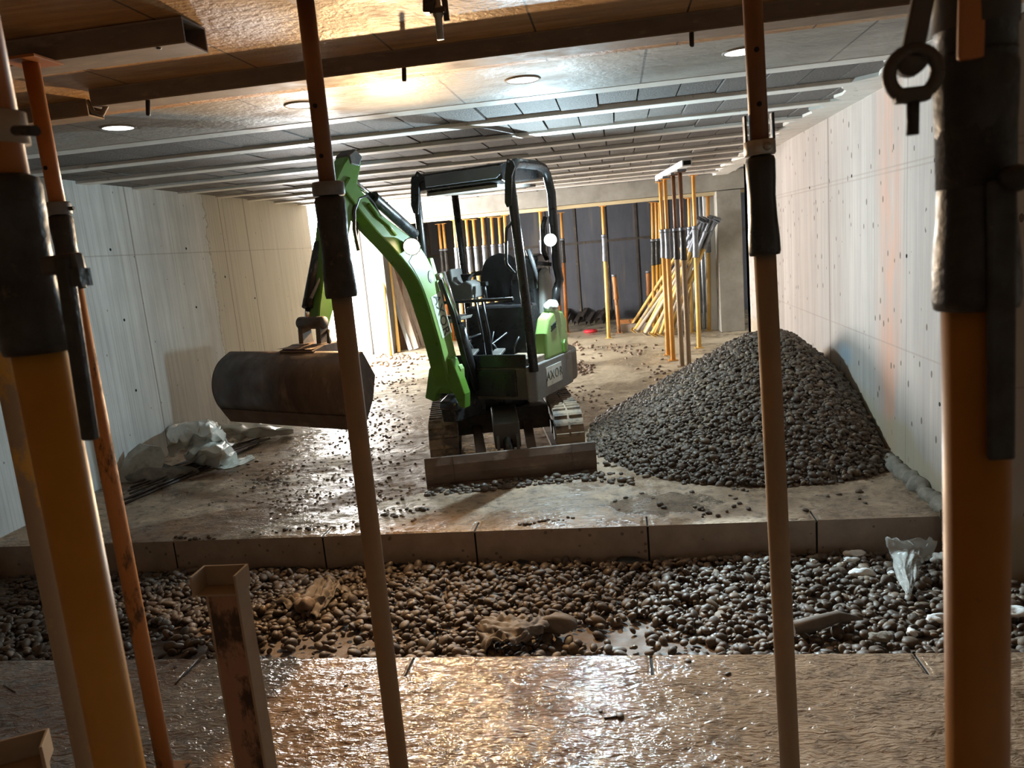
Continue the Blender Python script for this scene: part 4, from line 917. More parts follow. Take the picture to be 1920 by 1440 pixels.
# boom --------------------------------------------------------------
cl0 = np.array([(-.005, .66), (-.025, .76), (-.086, 1.05), (-.17, 1.37), (-.25, 1.56), (-.36, 1.695), (-.52, 1.815), (-.70, 1.945), (-.93, 2.17)])
wd0 = np.array([.075, .085, .085, .095, .10, .10, .08, .064, .055])
cl = spline(cl0, 4); wd2 = spline(wd0[:, None], 4)[:, 0]
def ribbon(cl, wd):
    L_, R_ = [], []
    for i in range(len(cl)):
        t = cl[min(i+1, len(cl)-1)]-cl[max(i-1, 0)]; t = t/np.linalg.norm(t); n_ = np.array([-t[1], t[0]])
        L_.append(tuple(cl[i]+n_*wd[i])); R_.append(tuple(cl[i]-n_*wd[i]))
    return L_+R_[::-1]
f = MB(B_); f.prism(ribbon(cl, wd2), -.07, .07, 'yz'); bm_ = f.build('boom', M['green'], ex, bevel=.012)
f = MB(B_); f.prism(ribbon(spline(cl0[1:6], 4), spline(np.array([.07, .07, .078, .08, .07])[:, None], 4)[:, 0]), .066, .0725, 'yz'); f.build('side_cheek', M['greenlt'], bm_)
f = MB(B_); f.prism(ribbon(np.array([(-.155, 1.40), (-.07, 1.09)]), [.062, .062]), .0725, .0745, 'yz'); dp = f.build('decal_plate', M['decal'], bm_)
ang = math.atan2(1.09-1.40, -.07+.155); c0 = np.array([-.1125, 1.245])
dx_ = np.array([math.cos(ang), math.sin(ang)]); dy_ = np.array([-math.sin(ang), math.cos(ang)])
text_mesh('AXOR', .105, lambda x, y, z: B_((.0755+z, *(c0+dx_*x+dy_*y))), 'lettering', M['decalink'], dp)
f = MB(B_); q = np.array(cl0[4])+[.06, -.03]; f.prism([(q[0]+.03*math.cos(a), q[1]+.045*math.sin(a)) for a in np.linspace(0, 6.28, 17)[:-1]], .07, .076, 'yz'); f.build('pivot_boss', M['plasticgrey'], bm_)
f = MB(B_); f.prism([(-.15, 1.66), (-.13, 1.56), (-.09, 1.47), (-.065, 1.49), (-.08, 1.56), (-.11, 1.66)], .0, .05, 'yz'); f.build('cylinder_bracket', M['greenlt'], bm_, bevel=.006)
f = MB(B_); f.lathe((.03, -.085, 1.52), (1, 0, 0), [(0, .025), (.05, .025)], 14); f.build('bracket_pin', M['steel'], bm_)
# boom foot cheeks and swing post
yk = [B_.at_t(x, y, -.085) for x, y in ((822, 668), (806, 692), (799, 746), (816, 753), (820, 738), (830, 727), (843, 728), (854, 740), (863, 762), (873, 766), (873, 738), (864, 712), (848, 672))]
f = MB(B_); f.prism(yk, -.10, -.02, 'xz'); f.build('foot_yoke', M['green'], ex, bevel=.008)
lg = [B_.at_t(x, y, .0) for x, y in ((858, 716), (858, 690), (862, 682), (867, 682), (871, 690), (872, 706), (868, 718))]
f = MB(B_); f.prism(lg, -.05, .0, 'xz'); lg_ = f.build('side_lug', M['greenlt'], ex, bevel=.005)
lc0 = B_.at_t(865, 697, -.03); f = MB(B_); f.tube([(lc0[0], -.034, lc0[1]-.03), (lc0[0], -.034, lc0[1]+.035)], .007, 8); f.build('lug_slot', M['hole'], lg_)
f = MB(B_); f.prism([(-.05, .42), (.35, .40), (.40, .62), (.15, .66), (-.07, .58)], -.065, .065, 'yz'); f.build('swing_post', M['black'], ex, bevel=.012)
f = MB(B_); f.lathe((.02, -.03, .545), (1, 0, 0), [(-.085, .04), (-.08, .045), (.07, .045), (.075, .04)], 18); f.build('foot_pin', M['black'], ex)
f = MB(B_); f.tube([(.05, .26, .62), (.06, .12, 1.15)], .042, 14); lc_ = f.build('boom_cylinder', M['black'], ex)
f = MB(B_); f.tube([(.06, .12, 1.14), (.055, -.02, 1.55)], .020, 12); f.build('cylinder_rod', M['chrome'], lc_)
for k in range(3):
    f = MB(B_); f.tube([(.085, .2, .6+.02*k), (.10+.012*k, .06, .9), (.10+.012*k, -.03, 1.25), (.09, -.10, 1.50)], .010, 8); f.build('hydraulic_hose', M['hose'], bm_)
# stick cylinder on top of the boom
c0_, c1_, c2_ = [np.array(B_.at_s(x, y, .0)) for x, y in ((777, 440), (699, 370), (654, 333))]
f = MB(B_); f.tube([(0, *c0_), (0, *(c0_*.03+c1_*.97)), (0, *c1_)], [.040, .040, .044], 16); sc_ = f.build('stick_cylinder', M['black'], ex)
f = MB(B_); f.tube([(0, *c1_), (0, *c2_)], .018, 12); f.build('cylinder_rod', M['chrome'], sc_)
f = MB(B_); f.tube([(.06, *B_.at_s(x, y, .06)) for x, y in ((672, 470), (664, 430), (664, 395), (672, 372), (688, 367), (700, 382), (712, 405), (722, 418))], .012, 10); f.build('hydraulic_hose', M['hose'], bm_)
f = MB(B_); f.tube([(-.03, *B_.at_s(x, y, -.03)) for x, y in ((668, 455), (668, 410), (676, 385), (690, 378), (702, 395), (716, 412))], .012, 10); f.build('hydraulic_hose', M['hose'], bm_)
f = MB(B_); f.tube([(.075, *B_.at_s(x, y, .075)) for x, y in ((690, 383), (708, 406), (728, 422), (742, 440))], .013, 10); f.build('steel_pipe', M['green'], bm_)
# stick
sc2 = np.array([(-.79, 2.33), (-.86, 2.24), (-.93, 2.13), (-1.02, 1.9), (-1.12, 1.65), (-1.22, 1.42), (-1.26, 1.32)])
f = MB(B_); f.prism(ribbon(sc2, [.05, .075, .095, .09, .075, .06, .045]), -.055, .055, 'yz'); stk = f.build('stick', M['green'], ex, bevel=.01)
f = MB(B_); f.prism([(-.74, 2.33), (-.80, 2.38), (-.87, 2.34), (-.86, 2.28), (-.78, 2.27)], -.06, .06, 'yz'); f.build('stick_head', M['chassis'], stk, bevel=.01)
q0, q1, q2 = [np.array(B_.at_s(x, y, .0)) for x, y in ((622, 455), (604, 575), (598, 606))]
f = MB(B_); f.tube([(-.035, q0[0]-.06, q0[1]), (-.035, q1[0]-.08, q1[1])], .040, 14); bcy = f.build('bucket_cylinder', M['black'], ex)
f = MB(B_); f.tube([(-.035, q1[0]-.08, q1[1]), (-.035, q2[0]-.06, q2[1])], .020, 10); f.build('cylinder_rod', M['chrome'], bcy)
f = MB(B_); f.tube([(.03, q0[0]-.07, q0[1]-.1), (.02, q1[0]-.10, q1[1]+.06)], .010, 8); f.build('steel_pipe', M['steel'], bcy)
# bucket linkage and hitch
lk = B_.at_s(592, 604, .0)
f = MB(B_); f.lathe((0, lk[0]-.03, lk[1]), (1, 0, 0), [(-.11, .028), (-.10, .038), (.10, .038), (.11, .028)], 16); lkp = f.build('link_pin', M['chassis'], ex)
for s in (-1, 1):
    f = MB(B_); f.prism([(lk[0]-.06, lk[1]+.03), (lk[0]+.0, lk[1]+.03), (lk[0]+.04, lk[1]-.22), (lk[0]-.08, lk[1]-.22)], s*.075-.018, s*.075+.018, 'yz'); f.build('hitch_plate', M['chassis'], lkp, bevel=.005)
f = MB(B_); f.tube([(.10, lk[0], lk[1]-.05), (.14, lk[0]-.05, lk[1]-.12), (.11, lk[0]-.03, lk[1]-.2), (.03, lk[0], lk[1]-.1)], .012, 8); f.build('hydraulic_hose', M['hose'], lkp)
# ditching bucket
bt = 1.165
prof = [(-1.44, bt+.03), (-1.535, bt-.02), (-1.59, bt-.09), (-1.612, bt-.18), (-1.60, bt-.26), (-1.575, bt-.31), (-1.515, bt-.405)]
prof = [tuple(p) for p in spline(prof, 4)]
inn = [(p[0]+.02, p[1]-(.018 if i < 6 else 0)) for i, p in enumerate(prof)]
f = MB(B_); f.prism(prof+inn[::-1], -.60, .50, 'yz', sm=True); bk = f.build('ditching_bucket', M['gravbucket'], ex)
for s in (-1, 1):
    f = MB(B_); f.prism(prof+[(-1.49, bt-.39), (-1.40, bt-.25), (-1.36, bt-.12)], (-.05+s*.555)-.010, (-.05+s*.555)+.010, 'yz'); f.build('end_plate', M['gravbucket'], bk, bevel=.003)
f = MB(B_); f.prism([(p[0]-.008, p[1]) for p in prof[20:]]+[(p[0]+.0, p[1]) for p in prof[20:][::-1]], -.60, .50, 'yz'); f.build('cutting_edge', M['muddysteel'], bk)
f = MB(B_); f.prism([(-1.20, bt-.02), (-1.45, bt+.0), (-1.47, bt+.035), (-1.36, bt+.06), (-1.22, bt+.06)], -.13, .15, 'yz'); f.build('hitch_base', M['muddysteel'], bk, bevel=.005)
f = MB(B_); f.grid(lambda u, v: (-.16+u*.30, -1.46+v*.2, bt+.045+.015*math.sin(math.pi*u)*math.sin(math.pi*v)*(1+.3*math.sin(u*14))), 16, 8); f.build('mud_cake', M['mudclump'], bk)
# ------------------------------------------------------------------ gravel
def icos(sub):
    import bmesh
    bm = bmesh.new(); bmesh.ops.create_icosphere(bm, subdivisions=sub, radius=1)
    v = np.array([p.co[:] for p in bm.verts]); f = np.array([[q.index for q in p.verts] for p in bm.faces]); bm.free(); return v, f
IV1, IF1 = icos(2)      # 42 vertices
IV2, IF2 = icos(3)      # 162 vertices
def shapes(base, n, seed):
    R = np.random.default_rng(seed); out = []
    for i in range(n):
        d = R.normal(size=(4, 3)); d /= np.linalg.norm(d, axis=1)[:, None]; am = R.uniform(-.13, .16, 4)
        k = 1+sum(a*np.maximum(0, base@q)**2 for a, q in zip(am, d)); out.append(base*k[:, None])
    return out
SH1, SH2 = shapes(IV1, 14, 1), shapes(IV2, 14, 2)
def rand_rot(n, tilt, R):
    a = R.uniform(0, 2*np.pi, n); tx, ty = R.normal(0, tilt, n), R.normal(0, tilt, n); Ms = np.zeros((n, 3, 3))
    for i in range(n):
        Ms[i] = np.array(Matrix.Rotation(tx[i], 3, 'X') @ Matrix.Rotation(ty[i], 3, 'Y') @ Matrix.Rotation(a[i], 3, 'Z'))
    return Ms
def mass(name, pos, siz, rot, m, SH, IF, org=(0, 0, 0)):
    nvb = len(SH[0]); n = len(pos); V = np.empty((n*nvb, 3)); F = np.empty((n*len(IF), 3), int); k = nr.integers(0, len(SH), n)
    for i in range(n):
        V[i*nvb:(i+1)*nvb] = (SH[k[i]]*siz[i])@rot[i].T+pos[i]; F[i*len(IF):(i+1)*len(IF)] = IF+i*nvb
    V -= np.array(org)
    me = bpy.data.meshes.new(name); me.vertices.add(len(V)); me.vertices.foreach_set('co', V.ravel())
    me.loops.add(F.size); me.loops.foreach_set('vertex_index', F.ravel()); me.polygons.add(len(F))
    me.polygons.foreach_set('loop_start', np.arange(0, F.size, 3)); me.polygons.foreach_set('loop_total', np.full(len(F), 3)); me.polygons.foreach_set('use_smooth', np.ones(len(F), bool))
    me.update(calc_edges=True); me.materials.append(m)
    o = bpy.data.objects.new(name, me); COL.objects.link(o); o.location = org; ORG[o.name] = np.array(org, float); return o
def sizes(n, R, lo=.014, hi=.030):
    a = R.gamma(9, 1/9, n)*(lo+hi)/2; a = np.clip(a, lo*.8, hi*1.35)
    return np.stack([a*R.uniform(.95, 1.35, n), a*R.uniform(.75, 1.0, n), a*R.uniform(.45, .75, n)], 1)
PM = [bpy.data.meshes.new('pebble') for _ in SH2]
for me, v in zip(PM, SH2):
    me.from_pydata([tuple(p) for p in v], [], [tuple(q) for q in IF2]); me.polygons.foreach_set('use_smooth', np.ones(len(IF2), bool)); me.materials.append(M['pebble'])
LOOSE = []
def pebble(p, s, r, label, group):
    o = bpy.data.objects.new('pebble', PM[rnd.randrange(len(PM))]); COL.objects.link(o)
    mm = Matrix([list(x) for x in r]).to_4x4(); o.matrix_world = Matrix.Translation(Vector(p)) @ mm @ Matrix.Diagonal((*[float(q) for q in s], 1))
    return tag(o, label, 'pebble', group)
# the strip between the slabs
n = 10500
px_ = nr.uniform(XL+.1, 2.35, n); py_ = nr.uniform(YN+.02, YK-.03, n)
pz_ = np.array([trench_z(x, y) for x, y in zip(px_, py_)])+nr.uniform(-.012, .024, n)
sz_ = sizes(n, nr, .013, .026)
# a bare muddy spot or two, where pebbles are sunk in mud
bare = [(atz(600, 1205, -.08), .22), (atz(1180, 1195, -.08), .26), (atz(1150, 1165, -.1), .18), (atz(320, 1200, -.08), .25)]
keep = ~((px_ > XR-.05) & (py_ > 3.78))
for q, r in bare:
    d = np.hypot((px_-q[0])*.7, py_-q[1]); keep &= ~((d < r) & (nr.random(n) < .7))
px_, py_, pz_, sz_ = px_[keep], py_[keep], pz_[keep], sz_[keep]; n = len(px_)
rt_ = rand_rot(n, .45, nr)
pos = np.stack([px_, py_, pz_], 1)
# what the frame shows, largest first: the first 300 are pebbles of their own
pr_ = np.array([pxof(p) for p in pos]); vis = (pr_[:, 0] > 5) & (pr_[:, 0] < 1915) & (py_ > YN+.10)
low = np.array([trench_z(x, y) for x, y in zip(px_, py_)]); vis &= pz_ > low+.006
score = np.where(vis, sz_[:, 0]*sz_[:, 1]/((pos-O)**2).sum(1), 0); order = np.argsort(-score)
trench_pos, trench_sz, trench_rt, trench_score = pos, sz_, rt_, score
# the heap against the spotted wall
PC = np.array([1.28, 6.62]); HP = .80
ang_ = np.array([-180, -150, -120, -100, -80, -62, -45, -20, 0, 30, 60, 90, 120, 150, 180]); rad_ = np.array([1.62, 1.72, 1.80, 1.76, 1.62, 1.35, 1.15, .95, .95, 1.1, 1.5, 1.7, 1.7, 1.62, 1.62])
hn = smooth_noise(11, 12, 2, 9)
def heap_z(x, y):
    dx, dy = x-PC[0], y-PC[1]; a = np.degrees(np.arctan2(dy, dx)); R_ = np.interp(a, ang_, rad_); d = np.hypot(dx, dy)/R_
    z = HP*np.where(d < .18, 1-.9*d*d/.36, 1-.081*0-.9*.09-(d-.18)*1.12)
    return np.maximum(z+.03*hn(x, y)*np.clip(1-d, 0, 1), 0)*(d < 1.0)
n = 16000
hx = nr.uniform(-.5, XR-.035, n*2); hy = nr.uniform(4.75, 8.4, n*2); hz_ = heap_z(hx, hy); ok = (hz_ > .012) & ((hy < 7.3) | (nr.random(n*2) < .35)); hx, hy, hz_ = hx[ok][:n], hy[ok][:n], hz_[ok][:n]; n = len(hx)
print('heap', n)
hpos = np.stack([hx, hy, hz_+nr.uniform(-.018, .012, n)], 1)
tag(mass('gravel_heap', hpos, sizes(n, nr, .012, .024), rand_rot(n, .5, nr), M['pebble'], SH1, IF1, (PC[0], PC[1], 0)), 'heap of brown river gravel piled against the spotted concrete wall', 'gravel', kind='stuff')
mb = MB(); mb.grid(lambda u, v: (-.5+u*(XR-.01+.5), 4.8+v*3.5, max(float(heap_z(np.float64(-.5+u*(XR-.01+.5)), np.float64(4.8+v*3.5)))-.012, -.02)), 70, 80)
core = mb.build('heap_core', M['soil'], org=(PC[0], PC[1], 0)); core.parent = bpy.data.objects['gravel_heap']; core.location = (0, 0, 0); tag(core, kind='stuff')
# loose pebbles on the slabs
def loose(pts, label, group, s=1.0, z=.0):
    for (x, y) in pts:
        p = atz(x, y, z); sz = sizes(1, nr)[0]*s; c = np.array((p[0], p[1], z+sz[2]*.8))
        LOOSE.append((c, sz, rand_rot(1, .1, nr)[0], label, group, (9 if group is None else sz[0]*sz[1])/((c-O)**2).sum()))
row = [(803+k*1.65+rnd.uniform(-4, 4), 926-.108*k*1.65+rnd.uniform(-7, 7)+.02*k*rnd.random()) for k in range(200)]
loose(row, 'brown pebble in the row pushed along under the dozer blade', 'pebbles along the dozer blade', .8)
loose([(rnd.uniform(1120, 1290), rnd.uniform(868, 912)) for _ in range(45)], 'brown pebble spilled between the dozer blade and the gravel heap', 'pebbles between blade and heap', 1.0)
loose([(rnd.uniform(1140, 1200), rnd.uniform(780, 870)) for _ in range(24)], 'dark pebble on the wet floor at the foot of the heap beside the track', 'pebbles beside the track', 1.0)
loose([(rnd.gauss(1330, 110), rnd.uniform(918, 972)) for _ in range(34)], 'loose pebble scattered on the wet slab below the gravel heap', 'loose pebbles below the heap', .62)
loose([(1500+rnd.uniform(-60, 150), rnd.uniform(880, 950)) for _ in range(14)], 'loose pebble on the dry slab between heap and spotted wall', 'loose pebbles by the wall', .65)
loose([(690+k*9+rnd.uniform(-5, 5), 978-.5*k*4+rnd.uniform(-6, 6)) for k in range(14)], 'pebble in the short line running from the slab edge to the blade', 'pebbles from edge to blade', .65)
loose([(480+k*13+rnd.uniform(-6, 6), 1003-k*1.3+rnd.uniform(-4, 4)) for k in range(16)]+[(330+k*9, 1012+rnd.uniform(-4, 3)) for k in range(9)]+[(975+k*9, 984-k+rnd.uniform(-3, 3)) for k in range(12)], 'small pebble lying along the slab edge above the gravel strip', 'pebbles on the slab edge', .6)
loose([(rnd.uniform(430, 760), rnd.uniform(850, 960)) for _ in range(30)], 'dark pebble or crumb on the muddy slab below the bucket', 'crumbs below the bucket', .5)
for (x, y, lab) in ((330, 1253, 'single pebble on the front slab beside the steel channel post'), (649, 1287, 'single pebble on the front slab beside the brown prop'), (1163, 1345, 'grey pebble on the shiny front slab where the cold light begins'), (1126, 1335, 'small dark crumb beside the grey pebble on the front slab'),
                    (1365, 1265, 'muddy pebble at the edge of the front slab'), (1290, 1242, 'dark pebble on the front slab close to a saw cut')):
    loose([(x, y)], lab, None, .55)
allsc = np.concatenate([trench_score, [l[5] for l in LOOSE]]); nt = len(trench_score)
top = set(int(i) for i in np.argsort(-allsc)[:300])
for i in sorted(top):
    if i < nt: pebble(trench_pos[i], trench_sz[i], trench_rt[i], 'rounded brown river pebble lying in the gravel strip between the slabs', 'pebbles in the gravel strip')
    else: pebble(*LOOSE[i-nt][:5])
rest = np.array([i for i in range(nt) if i not in top])
tag(mass('trench_gravel', trench_pos[rest], trench_sz[rest], trench_rt[rest], M['pebble'], SH1, IF1, (0, 3.6, -.2)), 'strip of brown river gravel filling the trench between the slabs', 'gravel', kind='stuff')
rl = [l for i, l in enumerate(LOOSE) if i+nt not in top]
tag(mass('loose_gravel', np.array([l[0] for l in rl]), np.array([l[1] for l in rl]), np.array([l[2] for l in rl]), M['pebble'], SH1, IF1, (0, 5.2, 0)), 'loose pebbles strewn over the far slab along the blade, the heap and the slab edge', 'gravel', kind='stuff')
# mud crumbs on the floor
def crumbs(name, regs, label):
    P, S = [], []
    for (cx, cy, rx, ry, n_, s) in regs:
        for _ in range(n_):
            p = atz(cx+rnd.gauss(0, rx), cy+rnd.gauss(0, ry), 0)
            if p[1] > YK+.05 and -4.2 < p[0] < 1.7: P.append((p[0], p[1], .004)); S.append(np.array([rnd.uniform(.6, 1.4), rnd.uniform(.5, 1.1), rnd.uniform(.3, .7)])*s)
    return tag(mass(name, np.array(P), np.array(S), rand_rot(len(P), .3, nr), M['mudclump'], SH1, IF1, (0, 8, 0)), label, 'mud', kind='stuff')
crumbs('mud_crumbs', [(620, 880, 90, 35, 170, .012), (720, 940, 40, 20, 60, .014), (560, 930, 90, 25, 120, .010), (1085, 690, 14, 6, 70, .035), (1075, 650, 16, 5, 30, .03), (1170, 655, 40, 8, 40, .03), (1090, 740, 30, 20, 60, .02),
                      (745, 672, 22, 4, 60, .04), (720, 682, 18, 3, 30, .04), (740, 720, 25, 25, 80, .02), (700, 790, 40, 30, 120, .016), (1230, 700, 20, 12, 20, .03), (500, 905, 20, 4, 40, .022), (690, 830, 50, 20, 80, .014)], 'scattered dark mud crumbs trodden over the far slab')
# ------------------------------------------------------------------ scraps in the strip
def blob(name, p, s, m, label, cat, seed, sub=3, rough=.35, group=None):
    R = np.random.default_rng(seed); v = (IV2 if sub == 3 else IV1).copy(); k = smooth_noise(seed, 8, 2, 5)
    r = 1+rough*np.array([k(a[0]*2+a[2], a[1]*2-a[2]*.7) for a in v]); V = v*r[:, None]*np.array(s)
    f = MB(); f.add([tuple(q+np.array(p)) for q in V], [tuple(q) for q in IF2], 0, True); return tag(f.build(name, m), label, cat, group)
def tz(x, y): return atz(x, y, -.12)
for (x, y, s, lab, sd) in ((1616, 1062, (.065, .03, .022), 'long torn lump of white polystyrene on the gravel by the clear film', 21), (1595, 1035, (.04, .02, .015), 'small white polystyrene chip just behind the long torn lump', 22),
                           (1600, 1022, (.05, .03, .02), 'dirty polystyrene lump touching the slab edge', 23), (1765, 1030, (.055, .04, .03), 'crumbly white lump beside the nearest prop under the film', 24), (1755, 1172, (.04, .03, .024), 'round white polystyrene lump near the front slab', 25),
                           (1710, 1202, (.025, .02, .016), 'small bright polystyrene bit near the front slab edge', 26), (1905, 1160, (.06, .04, .03), 'white crumbs of polystyrene beyond the nearest prop', 27), (1650, 1208, (.05, .035, .012), 'flat grey concrete flake at the end of the muddy board', 28),
                           (1672, 1062, (.02, .015, .012), 'tiny polystyrene bit between the torn lump and the film', 29), (1525, 1040, (.014, .012, .01), 'tiny white bit on the gravel near the dull prop', 30)):
    p = tz(x, y); blob('polystyrene_scrap' if sd != 28 else 'concrete_flake', (p[0], p[1], trench_z(p[0], p[1])+.025), s, M['styro'] if sd != 28 else M['bentonite'], lab, 'scrap', sd)
def sheet(name, ctrl, m, label, cat, nu=24, nv=12, amp=.02, seed=1, thick=.0015, kx=9, crease=False):
    # a crumpled sheet over a grid of control points (rows of 3-D points)
    C_ = np.array(ctrl, float); nr_, nc = C_.shape[:2]; w0 = smooth_noise(seed, 12, kx*.4, kx*2); w = (lambda x, y: .7-1.9*abs(w0(x, y))) if crease else w0
    def fn(u, v):
        a = u*(nc-1); b = v*(nr_-1); i, j = min(int(a), nc-2), min(int(b), nr_-2); fa, fb = a-i, b-j
        p = C_[j, i]*(1-fa)*(1-fb)+C_[j, i+1]*fa*(1-fb)+C_[j+1, i]*(1-fa)*fb+C_[j+1, i+1]*fa*fb
        q = p+np.array([.4*amp*w(u*3+5, v*3), .4*amp*w(u*3, v*3+9), amp*w(u*3+2, v*3+1)]); q[0] = max(q[0], XL+.015+.01*abs(w(u*5, v*5))); return q
    f = MB(); f.grid(fn, nu, nv); o = f.build(name, m, thick=thick, fix=False)
    return tag(o, label, cat)
def P3(x, y, z): return atz(x, y, z)
sheet('clear_film', [[P3(1660, 1008, -.02), P3(1690, 1012, .02), P3(1735, 1010, .05), P3(1760, 1014, -.02)], [P3(1668, 1035, -.10), P3(1700, 1030, -.05), P3(1728, 1030, -.04), P3(1745, 1045, -.10)], [P3(1678, 1075, -.12), P3(1695, 1070, -.09), P3(1712, 1060, -.09), P3(1722, 1062, -.11)], [P3(1700, 1112, -.11), P3(1704, 1112, -.1), P3(1707, 1112, -.1), P3(1710, 1112, -.11)]],
      M['film'], 'torn strip of clear plastic film draped over the gravel', 'plastic film', amp=.03, seed=4)
sheet('muddy_rag', [[P3(905, 1158, -.06), P3(945, 1155, -.03), P3(990, 1158, -.03), P3(1018, 1150, -.07)], [P3(895, 1180, -.08), P3(940, 1178, -.01), P3(985, 1175, -.0), P3(1030, 1172, -.05)], [P3(905, 1225, -.09), P3(925, 1200, -.03), P3(965, 1205, -.02), P3(1000, 1195, -.06)]], M['rag'], 'crumpled muddy rag half buried in the gravel strip', 'rag', nu=40, nv=20, amp=.03, seed=8, thick=.006, kx=12)
p = tz(1045, 1182); blob('mud_lump', (p[0], p[1], -.085), (.10, .05, .045), M['rag'], 'smooth mud lump beside the crumpled rag', 'mud lump', 41)
sheet('muddy_cloth', [[P3(600, 1085, -.12), P3(625, 1090, -.10), P3(640, 1100, -.12)], [P3(560, 1125, -.12), P3(600, 1120, -.07), P3(625, 1118, -.1)], [P3(510, 1128, -.12), P3(560, 1140, -.08), P3(590, 1160, -.11)]], M['rag'], 'twisted brown cloth scrap in the gravel near the channel post', 'rag', nu=36, nv=18, amp=.035, seed=12, thick=.006, kx=14)
p = tz(575, 1150); blob('mud_lump', (p[0], p[1], -.07), (.05, .045, .04), M['mudclump'], 'pale stone lump beside the twisted cloth scrap', 'stone', 43)
a_, b2 = tz(1488, 1200), tz(1618, 1182)
f = MB(); f.tube([(a_[0], a_[1], -.06), ((a_[0]*2+b2[0])/3, a_[1]+.01, -.045), ((a_[0]+b2[0]*2)/3, b2[1], -.05), (b2[0], b2[1], -.065)], [.03, .034, .026, .006], 8); tag(f.build('board_scrap', M['rag']), 'muddy board scrap lying across the gravel behind the dull prop', 'board')
# dark membrane edge under the slab
R = random.Random(3); f = MB(); X = np.linspace(-3.6, 1.6, 60); pts = [(x, YK-.03+R.uniform(-.02, .01), -.20+R.uniform(-.015, .02)) for x in X]
f.grid(lambda u, v: (pts[int(round(u*59))][0], pts[int(round(u*59))][1]-v*.06, pts[int(round(u*59))][2]-v*.03), 59, 1); tag(f.build('membrane_strip', M['sleeve'], thick=.003, fix=False), 'dark membrane edge poking out along the foot of the slab edge', 'membrane')
# sheet plastic, rebar and boards by the pale side wall
g0 = [P3(312, 806, .0), P3(318, 850, .0), P3(365, 862, 0), P3(430, 868, 0), P3(490, 825, 0), P3(550, 812, 0)]
def wsheet(name, rows, lab, seed, amp=.05, m='bag'):
    return sheet(name, rows, M[m], lab, 'plastic sheet', nu=80, nv=44, amp=amp*.8, seed=seed, thick=.002, kx=5, crease=True)
wsheet('plastic_sheet', [[P3(312, 858, .03), P3(350, 850, .10), P3(395, 842, .16), P3(440, 838, .06)], [P3(318, 838, .22), P3(352, 822, .30), P3(392, 818, .36), P3(425, 826, .22)], [P3(312, 812, .26), P3(345, 802, .38), P3(385, 796, .44), P3(412, 808, .34)], [P3(314, 803, .20), P3(350, 797, .26), P3(392, 792, .30), P3(410, 800, .26)]], 'milky crumpled plastic sheet bunched against the pale side wall', 14, .07)
wsheet('plastic_sheet', [[P3(345, 868, .02), P3(375, 875, .02), P3(410, 878, .02), P3(445, 862, .02)], [P3(345, 850, .16), P3(378, 850, .22), P3(415, 850, .22), P3(440, 850, .10)], [P3(360, 830, .20), P3(385, 825, .28), P3(415, 828, .24), P3(438, 845, .08)]], 'smaller plastic bundle in front of the bunched sheet', 15, .05)
wsheet('plastic_sheet', [[P3(415, 822, .02), P3(450, 826, .03), P3(490, 822, .02), P3(550, 814, .01)], [P3(412, 806, .14), P3(450, 806, .16), P3(495, 805, .14), P3(548, 806, .08)], [P3(405, 795, .18), P3(450, 790, .16), P3(500, 790, .12), P3(545, 796, .06)]], 'flat trailing plastic sheet on the floor under the bucket', 16, .05)
wsheet('plastic_sheet', [[P3(395, 878, .008), P3(420, 880, .012), P3(450, 872, .012), P3(478, 860, .008)], [P3(400, 868, .03), P3(425, 866, .03), P3(450, 860, .03), P3(472, 852, .01)]], 'thin grey plastic tail lying on the mud before the bundle', 17, .012)
bp = [(222, 905), (224, 880), (240, 850), (262, 832), (300, 838), (312, 858), (300, 885), (262, 905)]
Yb = float(atz(262, 905, .0)[1]); 
V = [aty(x, y, Yb+.25*(905-y)/75) for x, y in bp]; f = MB(); n_ = len(V)
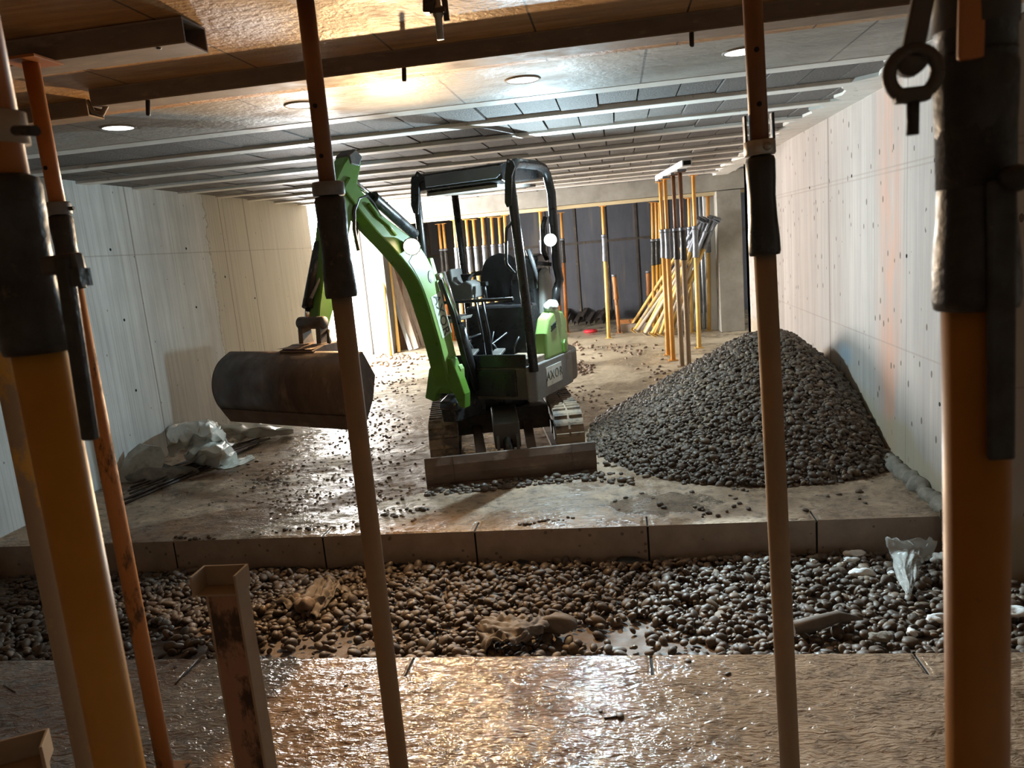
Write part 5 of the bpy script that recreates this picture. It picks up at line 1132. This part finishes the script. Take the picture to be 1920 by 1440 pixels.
f.add([tuple(v) for v in V]+[tuple(v+np.array([-.012, .018, 0])) for v in V], [tuple(range(n_)), tuple(range(n_, 2*n_))[::-1]]+[(k, n_+k, n_+(k+1) % n_, (k+1) % n_) for k in range(n_)])
tag(f.build('broken_panel', M['slabboard'], bevel=.003), 'broken grey panel leaning against the pale side wall', 'panel')
blob('mortar_lump', atz(300, 890, .03), (.32, .12, .07), M['bentonite'], 'long lump of dried mortar lying behind the rebar', 'mortar', 51)
ends = [((228+3*k+rnd.uniform(-4, 4), 948-5.2*k+rnd.uniform(-3, 3)), (452+6*k+rnd.uniform(-10, 10), 850-3.8*k+rnd.uniform(-3, 3))) for k in range(10)]
for k, (a_, b2) in enumerate(ends):
    A, B2 = atz(*a_, .012+.012*(k % 3)), atz(*b2, .012+.012*(k % 3)); Mm = (A+B2)/2+np.array([rnd.uniform(-.03, .03), rnd.uniform(-.03, .03), 0])
    f = MB(); f.tube([A, Mm, B2], .009, 7); tag(f.build('rebar', M['rebar']), 'dark rebar in the loose bundle by the pale side wall', 'rebar', 'rebar bundle on the floor')
a_, b2 = atz(357, 899, .012), atz(420, 882, .012); f = MB(); f.beam(a_, b2, .06, .02); tag(f.build('timber_offcut', M['boardbrown'], bevel=.003), 'thin brown timber offcut before the rebar bundle', 'timber')
# plastic bag on the engine cover
q = U((-.05, .55, 1.185)); wv = smooth_noise(77, 12, 2, 8)
f = MB(); f.add([tuple(q+np.array(v)*np.array([.06, .11, .055])*(1+.3*wv(v[0]*2+v[2]*1.3, v[1]*2-v[2]))) for v in IV2], [tuple(t) for t in IF2], 0, True)
tag(f.build('plastic_bag', M['bag']), 'crumpled milky plastic bag lying on the green engine cover', 'plastic bag')
# wires on the front slab
for (a_, b2, lab) in (((329, 1283), (372, 1236), 'thin dark wire lying across the front slab near the channel post'), ((7, 1285), (28, 1298), 'short dark stick on the front slab at the frame edge'), ((1133, 1347), (1165, 1342), 'short bit of wire by the grey pebble')):
    A, B2 = atz(*a_, .004), atz(*b2, .004); f = MB(); f.tube([A, B2], .004, 6); tag(f.build('wire_scrap', M['rebar']), lab, 'wire')
